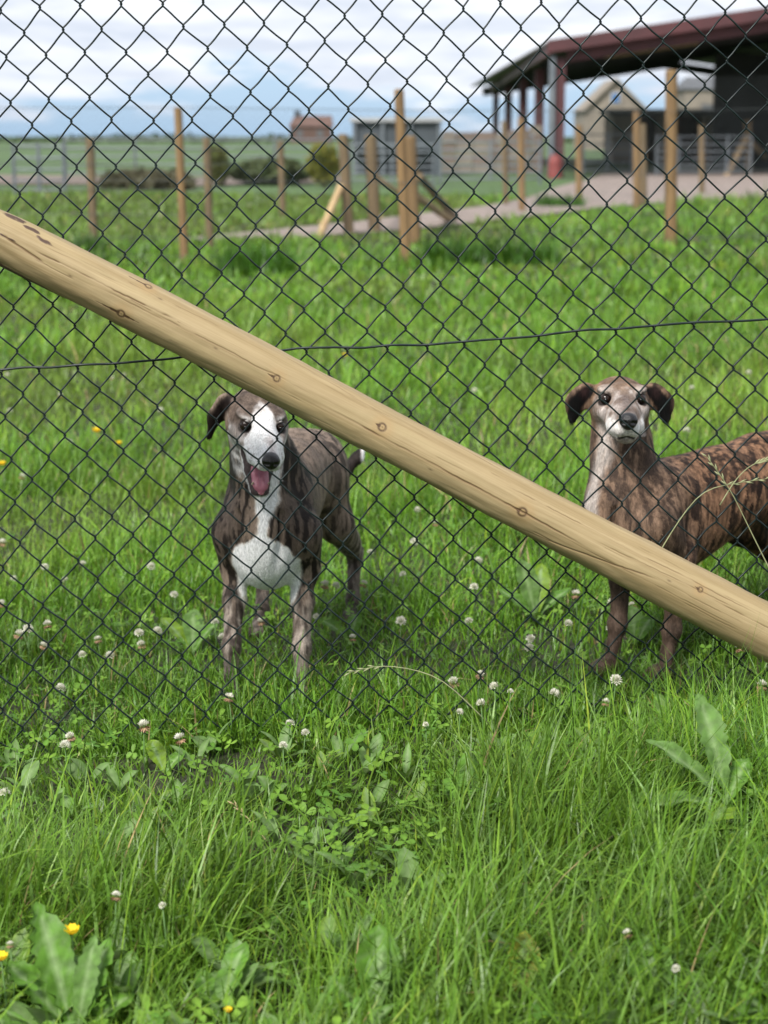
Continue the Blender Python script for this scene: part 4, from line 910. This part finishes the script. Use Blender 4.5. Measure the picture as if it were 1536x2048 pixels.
# foreground: long lying blades in front of and under the fence
x, y = scatter(100000, 1.75, 3.45, 1.0)
tuft = fbm(np.stack([x * 3.2, y * 3.2, 0 * x], 1), 600, 3); keep = rng.random(len(x)) < (.25 + 1.5 * sstep(.3, .65, tuft)) * thin_for_weeds(x, y); x, y, tuft = x[keep], y[keep], tuft[keep]; n = len(x)
fl = fbm(np.stack([x * 1.4, y * 1.4, 0 * x + 3], 1), 610, 2); az = (fl - .5) * 9 + rng.normal(0, 1.5, n) + 2.6
L = rng.gamma(5, 1 / 5., n) * (.060 + .085 * sstep(.35, .7, tuft)); L *= (1 - .42 * sstep(2.85, 3.2, y)) * (1 - .25 * sstep(2.3, 1.9, y))
blades('grass', x, y, L, rng.uniform(.0016, .0042, n) * rng.choice([1, 1, 1, 1.4], n), 5, np.abs(rng.normal(.22, .26, n)), rng.gamma(2.2, .50, n), az, grass_cols(n, x, y), 'long lush green grass in front of the fence', .012)
# paddock behind the fence
x, y = scatter(98000, 3.25, 6.2, .2); tuft = fbm(np.stack([x * 2.6, y * 2.6, 0 * x], 1), 620, 3); keep = rng.random(len(x)) < .75 + 1.2 * sstep(.3, .65, tuft); x, y, tuft = x[keep], y[keep], tuft[keep]; n = len(x)
L = rng.gamma(6, 1 / 6., n) * (.040 + .070 * sstep(.35, .7, tuft)) * (.72 + .28 * sstep(3.6, 4.2, y))
blades('grass', x, y, L, rng.uniform(.0024, .0050, n), 3, np.abs(rng.normal(.18, .22, n)), rng.gamma(2, .42, n), rng.uniform(0, 6.283, n), grass_cols(n, x, y, 1) * 1.05, 'tufted paddock grass around the feet of the dogs', .03)
x, y = scatter(84000, 5.9, 13, .2); tuft = fbm(np.stack([x * 1.2, y * 1.2, 0 * x], 1), 630, 3); n = len(x)
L = rng.gamma(6, 1 / 6., n) * (.055 + .065 * sstep(.4, .7, tuft))
blades('grass', x, y, L, rng.uniform(.004, .008, n) * (y / 8), 3, np.abs(rng.normal(.2, .25, n)), rng.gamma(2, .4, n), rng.uniform(0, 6.283, n), grass_cols(n, x, y, 2) * 1.08, 'soft mid distance paddock grass behind the dogs', .03)
x, y = scatter(85000, 12.5, 36, 0, .30, 1.0); keep = ~on_lane(x, y); x, y = x[keep], y[keep]; tuft = fbm(np.stack([x * .8, y * .8, 0 * x], 1), 640, 3); n = len(x)
L = rng.gamma(6, 1 / 6., n) * (.055 + .06 * sstep(.4, .7, tuft)) * (1 + .5 * sstep(2.5, 6, x - .02 * y))
dull = sstep(18.5, 20, y - .25 * np.maximum(x, 0) - .5 * np.maximum(x - 1, 0)) * (x < 1.5); gc = grass_cols(n, x, y, 3) * 1.08; gc = gc * (1 - .4 * dull[:, None]) + np.array([.13, .15, .045]) * .4 * dull[:, None]
blades('grass', x, y, L, rng.uniform(.012, .024, n) * (y / 16), 2, np.abs(rng.normal(.2, .25, n)), rng.gamma(2, .4, n), rng.uniform(0, 6.283, n), gc, 'blurred bright grass around the far fence posts', .02)
# dark rank tussocks along the far fence line
tx, ty = [], []
for (px, py, wpx, k) in ((500, 545, 110, 2200), (980, 527, 260, 3600), (560, 548, 40, 900), (1120, 415, 90, 1200), (180, 510, 60, 700)):
    g = G(px, py); w = wpx * g[1] / FPX / 2; tx.append(g[0] + rng.uniform(-1, 1, k) * w); ty.append(g[1] + rng.normal(0, .18, k))
x = np.concatenate(tx); y = np.concatenate(ty); n = len(x)
blades('tussock_grass', x, y, rng.gamma(8, 1 / 8., n) * .16, rng.uniform(.012, .02, n), 3, np.abs(rng.normal(.25, .2, n)), rng.gamma(2, .4, n), rng.uniform(0, 6.283, n), grass_cols(n, x, y, 4) * np.array([.42, .55, .5]), 'dark rank tussocks of grass along the far fence line', 0)

# ------------------------------------------------------------------ clover leaves in the sward
def clover_leaves(name, n, y0, y1, size, label, dens_seed):
    x, y = scatter(n * 3, y0, y1, .8); t = fbm(np.stack([x * 3.5, y * 3.5, 0 * x], 1), dens_seed, 2); k = np.argsort(-t + rng.normal(0, .22, len(t)))[:n]; x, y = x[k], y[k]; n = len(x)
    z = terrain(x, y) + rng.uniform(.025, .085, n); s = rng.uniform(.7, 1.25, n) * size; rot = rng.uniform(0, 6.283, n); tilt = rng.normal(0, .35, (n, 2))
    shape = np.array([[0, 0, 0], [.55, -.42, .10], [1.0, -.50, .16], [1.42, -.26, .12], [1.36, 0, .04], [1.42, .26, .12], [1.0, .50, .16], [.55, .42, .10], [.8, 0, 0]])
    V = []; T = []; base = 0; ring = [1, 2, 3, 4, 5, 6, 7]
    tri = [(8, 0, 1)] + [(8, ring[i], ring[i+1]) for i in range(6)] + [(8, 7, 0)]
    Vs = []; Ts = []
    for l in range(3):
        a = rot + l * 2.094 + rng.normal(0, .12, n); ca, sa = np.cos(a), np.sin(a); q = shape[None] * s[:, None, None]
        X = q[:, :, 0] * ca[:, None] - q[:, :, 1] * sa[:, None]; Y = q[:, :, 0] * sa[:, None] + q[:, :, 1] * ca[:, None]
        Z = q[:, :, 2] + X * tilt[:, :1] + Y * tilt[:, 1:]; Vs.append(np.stack([X + x[:, None], Y + y[:, None], Z + z[:, None]], -1))
    V = np.stack(Vs, 1).reshape(-1, 3); o = np.arange(3 * n)[:, None, None] * 9; T = (o + np.array(tri)[None]).reshape(-1, 3)
    cr_ = rng.random((n, 1)); c = np.array([.075, .175, .024]) * (1 - cr_) + np.array([.15, .27, .030]) * cr_; c = np.repeat(c, 27, 0).reshape(n, 3, 9, 3); c[:, :, 8] *= 1.25; c[:, :, 0] *= 1.2
    tag(obj(name, mesh_np(name, V, tris=T, mat=M['leaf'], col=c.reshape(-1, 3))), label, 'clover', kind='stuff')
clover_leaves('clover_leaves', 1500, 1.85, 3.1, .0108, 'round clover leaves low in the front grass', 700)
clover_leaves('clover_leaves', 1700, 3.1, 5.2, .0088, 'small clover leaves in the grass behind the fence', 710)

# ------------------------------------------------------------------ broad leaved weeds
def leaf_mesh(Ln, Wd, jag, arch, c0, rib, seed, blunt=.5, curl=.25, nL=22, nW=3):
    r = np.random.default_rng(seed); V = []; C = []
    t = np.linspace(0, 1, nL); prof = np.sin(np.pi * np.clip(t, 0, 1) ** (1.0 + blunt)) ** .75; prof = np.maximum(prof, .08 * (1 - t)); prof[-1] = .0
    ang = arch[0]; P = np.zeros(3); pts = []
    for i in range(nL):
        pts.append(P.copy()); a = arch[0] + (arch[1] - arch[0]) * t[i]; P = P + Ln / (nL - 1) * np.array([0, math.cos(a), math.sin(a)])
    wl_, wr_ = r.random(nL), r.random(nL); rip = r.uniform(0, 6.28)
    for i in range(nL):
        a = arch[0] + (arch[1] - arch[0]) * t[i]; nrm = np.array([0, -math.sin(a), math.cos(a)])
        for k in range(-nW, nW + 1):
            f = k / nW; js = (wl_ if k < 0 else wr_)[i]; w = Wd / 2 * prof[i] * (1 - jag * (js if (i % 2) else 0) * (abs(f) > .7))
            hgt = curl * Wd * .5 * abs(f) ** 1.3 * prof[i] + .05 * Wd * math.sin(t[i] * 19 + rip + (2 if k > 0 else 0)) * abs(f)
            V.append(pts[i] + np.array([f * w, 0, 0]) + nrm * hgt)
            cc_ = np.array(c0) * (.88 + .24 * r.random()) * (.94 + .12 * math.sin(i * 1.9 + abs(k) * 1.2)); vein = .35 * (((i + abs(k) * 1) % 4) == 0); C.append(np.array(rib) if k == 0 and i < nL - 3 else cc_ * (1 - vein) + np.array(rib) * .8 * vein)
    m = 2 * nW + 1; Q = [(i*m+k, i*m+k+1, (i+1)*m+k+1, (i+1)*m+k) for i in range(nL - 1) for k in range(m - 1)]
    return mesh_np('leaf', V, Q, mat=M['leaf'], col=C)
GRN, PALE, YEL = (.095, .215, .024), (.125, .235, .055), (.17, .285, .022)
RIB = (.22, .33, .13)
lid = [0]
def weed(name, px, py, leaves, label, cat='plant', group='broad leaved weeds in the grass', dz=0):
    g = G(px, py); e = empty(name, g + np.array([0, 0, dz])); tag(e, label, cat, group)
    for (azd, ln, wd, a0, a1, jag, c) in leaves:
        lid[0] += 1; obj('leaf', leaf_mesh(ln, wd, jag, (R(a0), R(a1)), c, RIB, lid[0]), e, (0, 0, .01), (R(random.uniform(-8, 8)), R(random.uniform(-12, 12)), R(azd - 90)))
# azimuth: 0 = to the right, 90 = away from the camera
weed('dandelion_plant', 1452, 1690, [(114, .185, .056, 60, 42, .35, PALE), (160, .165, .056, 42, 14, .30, PALE), (192, .135, .060, 26, -8, .25, PALE), (245, .085, .056, 25, -8, .2, YEL), (60, .10, .04, 50, 20, .3, GRN), (330, .09, .045, 45, 5, .3, GRN)], 'broad pale green weed rosette in the long grass at the right', dz=.055)
weed('dandelion_plant', 150, 2100, [(118, .19, .056, 60, 40, .55, GRN), (88, .14, .034, 70, 58, .45, PALE), (60, .14, .050, 64, 48, .4, GRN), (150, .15, .058, 48, 18, .55, GRN), (30, .10, .05, 40, 15, .4, GRN)], 'large toothed weed leaves in the bottom left corner')
weed('dock_plant', 745, 2075, [(100, .135, .062, 65, 45, .1, GRN), (70, .11, .036, 70, 55, .1, PALE), (140, .09, .04, 50, 20, .1, GRN)], 'broad rounded leaves at the bottom edge left of centre')
weed('dock_plant', 1035, 2030, [(95, .10, .045, 68, 55, .15, (.22, .24, .03)), (150, .08, .04, 50, 20, .1, GRN), (40, .09, .04, 50, 10, .1, GRN)], 'yellowing dock leaves at the bottom right of centre')
weed('dock_plant', 1325, 2050, [(92, .11, .060, 60, 35, .1, GRN), (30, .08, .04, 50, 15, .1, PALE), (160, .09, .045, 50, 10, .1, GRN)], 'dark smooth leaves at the bottom edge towards the right')
weed('dock_plant', 1470, 1765, [(100, .065, .034, 70, 60, .2, YEL), (150, .05, .03, 60, 30, .2, YEL)], 'small bright yellow green leaf below the pale rosette')
weed('dock_plant', 1448, 1835, [(100, .060, .022, 72, 62, .2, (.34, .25, .02)), (60, .05, .02, 60, 40, .2, GRN)], 'small yellow dying leaf upright in the grass at the right')
weed('dock_plant', 1072, 1250, [(110, .15, .055, 66, 50, .15, PALE), (80, .14, .05, 70, 55, .1, YEL), (150, .12, .05, 50, 20, .15, GRN), (30, .12, .05, 50, 20, .15, GRN), (250, .09, .045, 40, 5, .15, GRN)], 'tall dock leaves behind the fence left of the striped dog')
weed('dock_plant', 385, 1318, [(140, .13, .05, 45, 20, .1, YEL), (95, .13, .05, 55, 35, .1, PALE), (40, .10, .045, 50, 20, .1, GRN), (185, .09, .04, 40, 10, .1, GRN)], 'bright dock leaves behind the fence beside the open mouthed dog')
weed('dock_plant', 330, 1560, [(120, .075, .036, 62, 40, .1, YEL), (50, .06, .03, 50, 20, .1, GRN)], 'small bright leaf at the fence foot below two clover heads')
weed('dock_plant', 430, 2065, [(62, .12, .04, 58, 38, .15, GRN), (120, .08, .035, 55, 30, .1, GRN)], 'narrow leaf rising at the bottom edge right of the big weed')
weed('buttercup_plant', 140, 1800, [(100, .06, .045, 40, 25, .75, PALE), (160, .05, .04, 40, 20, .75, PALE), (40, .05, .04, 40, 20, .75, PALE)], 'lobed pale grey green leaves near the yellow buttercup')
weed('dock_plant', 940, 1640, [(82, .11, .04, 66, 48, .15, GRN), (150, .06, .035, 50, 20, .1, PALE)], 'upright dull leaf in the middle of the front grass')
weed('dock_plant', 1090, 1900, [(160, .075, .04, 35, 5, .1, GRN), (110, .07, .036, 50, 25, .1, PALE)], 'flat green leaf right of centre in the lower grass')
weed('dock_plant', 1270, 1300, [(100, .10, .05, 60, 40, .15, PALE), (50, .08, .04, 55, 30, .1, GRN)], 'pale leaves between the front legs of the striped dog')
weed('dock_plant', 700, 1290, [(150, .09, .04, 45, 15, .1, GRN), (80, .08, .035, 55, 25, .1, GRN)], 'green leaves behind the fence right of the open mouthed dog')
def small_weeds(n):                                  # too many and too small to count: one ground cover
    V = []; Q = []; C = []; r = random.Random(21); k = 0
    for i in range(n):
        y = r.uniform(1.9, 3.25); x = r.uniform(-1, 1) * (.26 * y + .15); z = float(terrain(x, y)) + .015; a0 = r.uniform(0, 6.28); c = np.array(r.choice((GRN, GRN, YEL, PALE, PALE)))
        for l in range(r.choice((2, 3, 4))):
            az = a0 + l * 1.9 + r.uniform(-.4, .4); bg_ = 1.25 if y < 2.6 else 1.; ln, wd = r.uniform(.035, .075) * bg_, r.uniform(.014, .032) * bg_; e0, e1 = r.uniform(.6, 1.3), r.uniform(0, .8)
            d = np.array([math.cos(az), math.sin(az), 0]); s = np.array([-d[1], d[0], 0]); P = np.array([x, y, z]); m = 6
            for j in range(m + 1):
                t = j / m; w = wd / 2 * math.sin(math.pi * min(1, .06 + .94 * t ** 1.2)) ** .8 if j < m else .0006; e = e0 + (e1 - e0) * t
                V += [P - s * w + np.array([0, 0, w * .35]), P, P + s * w + np.array([0, 0, w * .35])]; C += [c, np.array(RIB) * .8, c * .92]
                P = P + ln / m * (d * math.cos(e) + np.array([0, 0, math.sin(e)]))
            for j in range(m):
                for f in (0, 1): Q.append((k + j*3 + f, k + j*3 + f + 1, k + j*3 + f + 4, k + j*3 + f + 3))
            k += (m + 1) * 3
    tag(obj('weed_leaves', mesh_np('weed_leaves', V, Q, mat=M['leaf'], col=C)), 'small plantain and weed leaves among the front grass', 'weeds', kind='stuff')
small_weeds(270)

# ------------------------------------------------------------------ flowers
M['stem'] = mat_plain('flower_stem', (.10, .20, .05), .6)
def clover_head(seed, faded):
    r = np.random.default_rng(seed); V = []; T = []; C = []
    n = 62
    for i in range(n):
        f = (i + .5) / n; th = i * 2.39996; zc = 1 - 1.55 * f; rr = math.sqrt(max(0, 1 - zc * zc))
        d = np.array([rr * math.cos(th), rr * math.sin(th), zc + .35]); low = f > (.58 if faded else 1.1)
        if low: d[2] -= .75
        d /= np.linalg.norm(d); s = np.cross(d, [.3, .1, 1.]); s /= np.linalg.norm(s); b = np.cross(d, s)
        p0 = d * .0028; ln = r.uniform(.0078, .0105); w = .0017; k = len(V)
        V += [p0, p0 + d * ln * .6 + s * w, p0 + d * ln * .6 - s * w, p0 + d * ln * .62 + b * w * .8, p0 + d * ln]
        T += [(k, k+1, k+3), (k, k+3, k+2), (k+1, k+4, k+3), (k+3, k+4, k+2), (k, k+2, k+1), (k+1, k+2, k+4)]
        c = np.array([.46, .30, .19]) if low else np.array([.78, .77, .68]); C += [c * np.array([.85, .95, .7])] + [c * r.uniform(.85, 1.05)] * 4
    return mesh_np('flower_head', V, tris=T, mat=M['petal'], col=C, smooth=False)
heads = [clover_head(s, s % 3 == 1) for s in range(6)]
stems = {}
def stem_mesh(h):
    k = round(h, 2)
    if k not in stems: stems[k] = MB().tube([(0, 0, 0), (.004, .002, k * .5), (0, 0, k)], [.0013, .0011, .001], 5).mesh('stem', M['stem'], True)
    return stems[k], k
def clover(px, py, h, s, label, group, v=None):
    # the head sits at this line of sight, h above the ground
    d = ray(px, py); z = 0
    for _ in range(30):
        t = (z + h - CAM_H) / d[2]; z = .5 * z + .5 * float(terrain(d[0] * t, d[1] * t))
    q = d * t; e = empty('white_clover', (q[0], q[1], z), random.uniform(0, 6)); tag(e, label, 'flower', group); sm, k = stem_mesh(h)
    obj('stem', sm, e); o = obj('flower_head', heads[random.randrange(6) if v is None else v], e, (0, 0, k), (random.uniform(-.4, .4), random.uniform(-.4, .4), 0)); o.scale = (s, s, s)
GN = 'white clover flowers near the fence'
for (px, py, h, s, lb) in (
    (288, 1452, .11, 1.12, 'largest white clover head with a faded skirt, at the fence foot left'), (360, 1478, .10, 1.05, 'clover head with drooping brown lower florets right of the largest one'),
    (130, 1492, .09, 1.0, 'lower of two white clover heads close together at the left fence foot'), (141, 1474, .10, .85, 'upper of two white clover heads close together at the left fence foot'),
    (458, 1396, .10, .95, 'white clover head just below the left front paw of the open mouthed dog'), (566, 1492, .09, .75, 'small half open clover head at the fence foot below the dog'),
    (232, 1793, .13, .72, 'white clover head above and right of the yellow buttercup'), (325, 1812, .12, .5, 'tiny white clover bud on a pale stem near the buttercup'),
    (9, 1587, .12, .85, 'white clover head at the left edge in the front grass'), (20, 1890, .11, .5, 'tiny fading clover head near the bottom left leaves'),
    (1232, 1361, .10, 1.05, 'white clover head just below the front paw of the striped dog'), (1212, 1406, .09, .8, 'thin clover head under the one below the striped dog'),
    (962, 1408, .09, .9, 'pair forming clover head at the fence foot right of centre'), (989, 1374, .10, .9, 'white clover head above the fence foot right of centre'),
    (1021, 1384, .09, .6, 'tiny white clover head right of its bigger neighbour at the fence'), (919, 1425, .08, .7, 'small white clover head low at the fence right of centre'),
    (851, 1450, .08, .55, 'tiny clover head in the grass at the fence centre'), (580, 1448, .08, .8, 'white clover head below the dog at the fence foot'),
    (611, 1466, .08, .7, 'white clover head right of and below the one under the dog'), (1255, 1868, .12, .62, 'pinkish fading clover head in the lower right grass'),
    (1352, 1938, .12, .5, 'small pale clover bud on a thick stem lower right'), (1524, 1372, .10, 1.0, 'white clover head at the right edge under the pole'),
    (220, 1312, .10, .95, 'white clover head behind the fence left of the dog, seen large'), (165, 1310, .09, .85, 'white clover head behind the fence further left, level with its neighbour'),
    (95, 1250, .10, 1.0, 'white clover head behind the fence near the left edge'), (38, 1270, .10, 1.1, 'white clover head behind the fence at the far left'),
    (283, 1290, .09, .9, 'white clover head behind the fence between dog and left edge'), (802, 1243, .10, 1.05, 'white clover head right of the hind paw of the open mouthed dog'),
    (948, 1175, .10, .95, 'white clover head under the pole at the centre'), (650, 1170, .09, 1.1, 'white clover head beside the hind leg of the open mouthed dog'),
    (672, 1172, .09, .95, 'white clover head touching the hind leg from the right'), (727, 1168, .09, .95, 'brownish clover head right of the hind leg'),
    (90, 1135, .10, .95, 'white clover head in the paddock at the left edge'), (348, 1190, .09, .9, 'white clover head in the paddock left of the dog chest'),
    (740, 1105, .10, .8, 'white clover head right of the dog rump in the paddock'), (870, 1047, .10, .9, 'white clover head just below the pole at the middle'),
    (625, 1140, .1, .9, 'white clover head between belly and hind leg'), (130, 1160, .09, .8, 'small white clover head behind the fence low at left')):
    clover(px, py, h, s, lb, GN, 1 if ('brown' in lb or 'faded' in lb or 'fading' in lb) else None)
random.seed(5)
def zone(px, py):
    pole_y = 475 + (1260 - 475) * px / 1536
    if py < pole_y - 60: return ('tiny blurred white clover flower in the paddock grass above the pole', 'clover flowers above the pole')
    if px < 430: return ('small white clover flower in the paddock left of the open mouthed dog', 'clover flowers left of the dog')
    if px < 700: return ('small white clover flower in the grass around the legs of the open mouthed dog', 'clover flowers by the dog legs')
    return ('small white clover flower under the pole between the two dogs', 'clover flowers between the dogs')
spots = [(random.uniform(0, 1536), 740 + 560 * random.random() ** 1.25) for i in range(50)] + [(random.uniform(40, 1500), random.uniform(1180, 1400)) for i in range(10)]
for px, py in spots:
    clover(px, py, random.uniform(.06, .10), random.uniform(.75, 1.1) * (1.15 if py < 950 else 1), *zone(px, py))

def petal_mesh():
    V = []; Q = []; C = []
    for i in range(5):
        t = i / 4; w = .0062 * math.sin(math.pi * (.12 + .72 * t)) * 1.05; r = .0018 + .0095 * t; z = .0085 * t ** 1.6
        for k in (-1, 0, 1): V.append((w * k, r, z + abs(k) * .0012)); C.append((.85, .60, .02))
    for i in range(4):
        for k in range(2): Q.append((i*3+k, i*3+k+1, (i+1)*3+k+1, (i+1)*3+k))
    return mesh_np('petal', V, Q, mat=M['petal'], col=C)
PET = petal_mesh(); CEN = MB().tube([(0, 0, 0), (0, 0, .004)], [.0025, .0018], 8).mesh('flower_centre', mat_plain('buttercup_centre', (.5, .36, .01), .6), True)
def buttercup(px, py, h, s, label, tilt=.3):
    d = ray(px, py); z = 0
    for _ in range(30):
        t = (z + h - CAM_H) / d[2]; z = .5 * z + .5 * float(terrain(d[0] * t, d[1] * t))
    q = d * t; e = empty('buttercup', (q[0], q[1], z)); tag(e, label, 'flower', 'yellow buttercups'); sm, k = stem_mesh(h); obj('stem', sm, e)
    for i in range(5):
        o = obj('petal', PET, e, (0, 0, k), (tilt * .3, 0, i * 1.2566)); o.scale = (s, s, s)
    obj('flower_centre', CEN, e, (0, 0, k))
buttercup(143, 1868, .13, 1.0, 'yellow buttercup flower in the front grass at lower left'); buttercup(2, 1920, .12, .85, 'yellow buttercup cut by the left edge near the bottom')
buttercup(456, 2024, .09, .5, 'small half hidden yellow buttercup at the bottom edge'); buttercup(193, 864, .14, 1.5, 'blurred yellow buttercup in the paddock left of the dog, upper one'); buttercup(238, 888, .12, 1.0, 'blurred small yellow buttercup right of and below the upper one')
buttercup(4, 930, .13, 1.2, 'blurred yellow buttercup at the left edge of the paddock'); buttercup(690, 712, .12, 1.2, 'tiny yellow buttercup far back above the pole')

# ------------------------------------------------------------------ flowering grass stalks at the fence
def stalk(pts, label, name='grass_stalk', spikes=7, c=(.30, .32, .16)):
    P = [A(px, py, Y) for px, py, Y in pts]; P = np.array(P); t = np.linspace(0, 1, 14); seg = np.linspace(0, 1, len(P))
    C3 = np.stack([np.interp(t, seg, P[:, k]) for k in range(3)], 1)
    for _ in range(3): C3[1:-1] = (C3[:-2] + C3[1:-1] * 2 + C3[2:]) / 4
    e = empty(name, C3[0]); tag(e, label, 'grass stalk', 'seeding grass stalks'); C3 = C3 - C3[0]
    m = mat_plain('grass_stalk', c, .6, tuple(v * .7 for v in c), 30)
    MB().tube(list(C3), list(np.linspace(.0013, .0006, 14)), 5).build('stem', m, e, True)
    for k in range(spikes):
        f = .72 + .28 * k / max(1, spikes - 1); i = min(12, int(f * 13)); p = C3[i] + (C3[i+1] - C3[i]) * (f * 13 - i) if i < 13 else C3[13]
        d = C3[min(13, i + 1)] - C3[i]; d /= np.linalg.norm(d); s = np.array([d[2], 0, -d[0]]) * (1 if k % 2 else -1); q = d * .014 + s * .0045
        MB().tube([p, p + q * .5, p + q], [.0006, .0017, .0003], 5).build('spikelet', m, e, True)
stalk([(1560, 1180, 3.22), (1500, 1060, 3.22), (1462, 980, 3.22), (1415, 915, 3.22)], 'seeding grass stalk bending left across the striped dog')
stalk([(1310, 1120, 3.235), (1345, 1060, 3.235), (1400, 980, 3.235), (1460, 968, 3.235), (1530, 958, 3.235)], 'grass stalk arching right across the striped dog')
stalk([(1440, 1010, 3.23), (1470, 960, 3.23), (1500, 930, 3.23), (1545, 915, 3.23)], 'short seed head at the right edge over the striped dog', spikes=9)
stalk([(1140, 1420, 3.2), (1150, 1300, 3.2), (1165, 1210, 3.2), (1172, 1120, 3.2)], 'dark green upright grass stem below the pole', c=(.05, .12, .03), spikes=0)
stalk([(980, 1450, 3.2), (880, 1350, 3.2), (770, 1328, 3.2), (700, 1345, 3.2)], 'thin stalk arching left over the fence foot')
stalk([(300, 2060, 2.35), (275, 1950, 2.4), (255, 1850, 2.42), (250, 1760, 2.45)], 'thin brown grass stem rising right of the buttercup', c=(.16, .15, .07), spikes=0)
stalk([(590, 1760, 2.7), (540, 1690, 2.7), (500, 1640, 2.75), (470, 1610, 2.75)], 'pale straw stalk leaning left in the front grass', c=(.36, .28, .14), spikes=5)
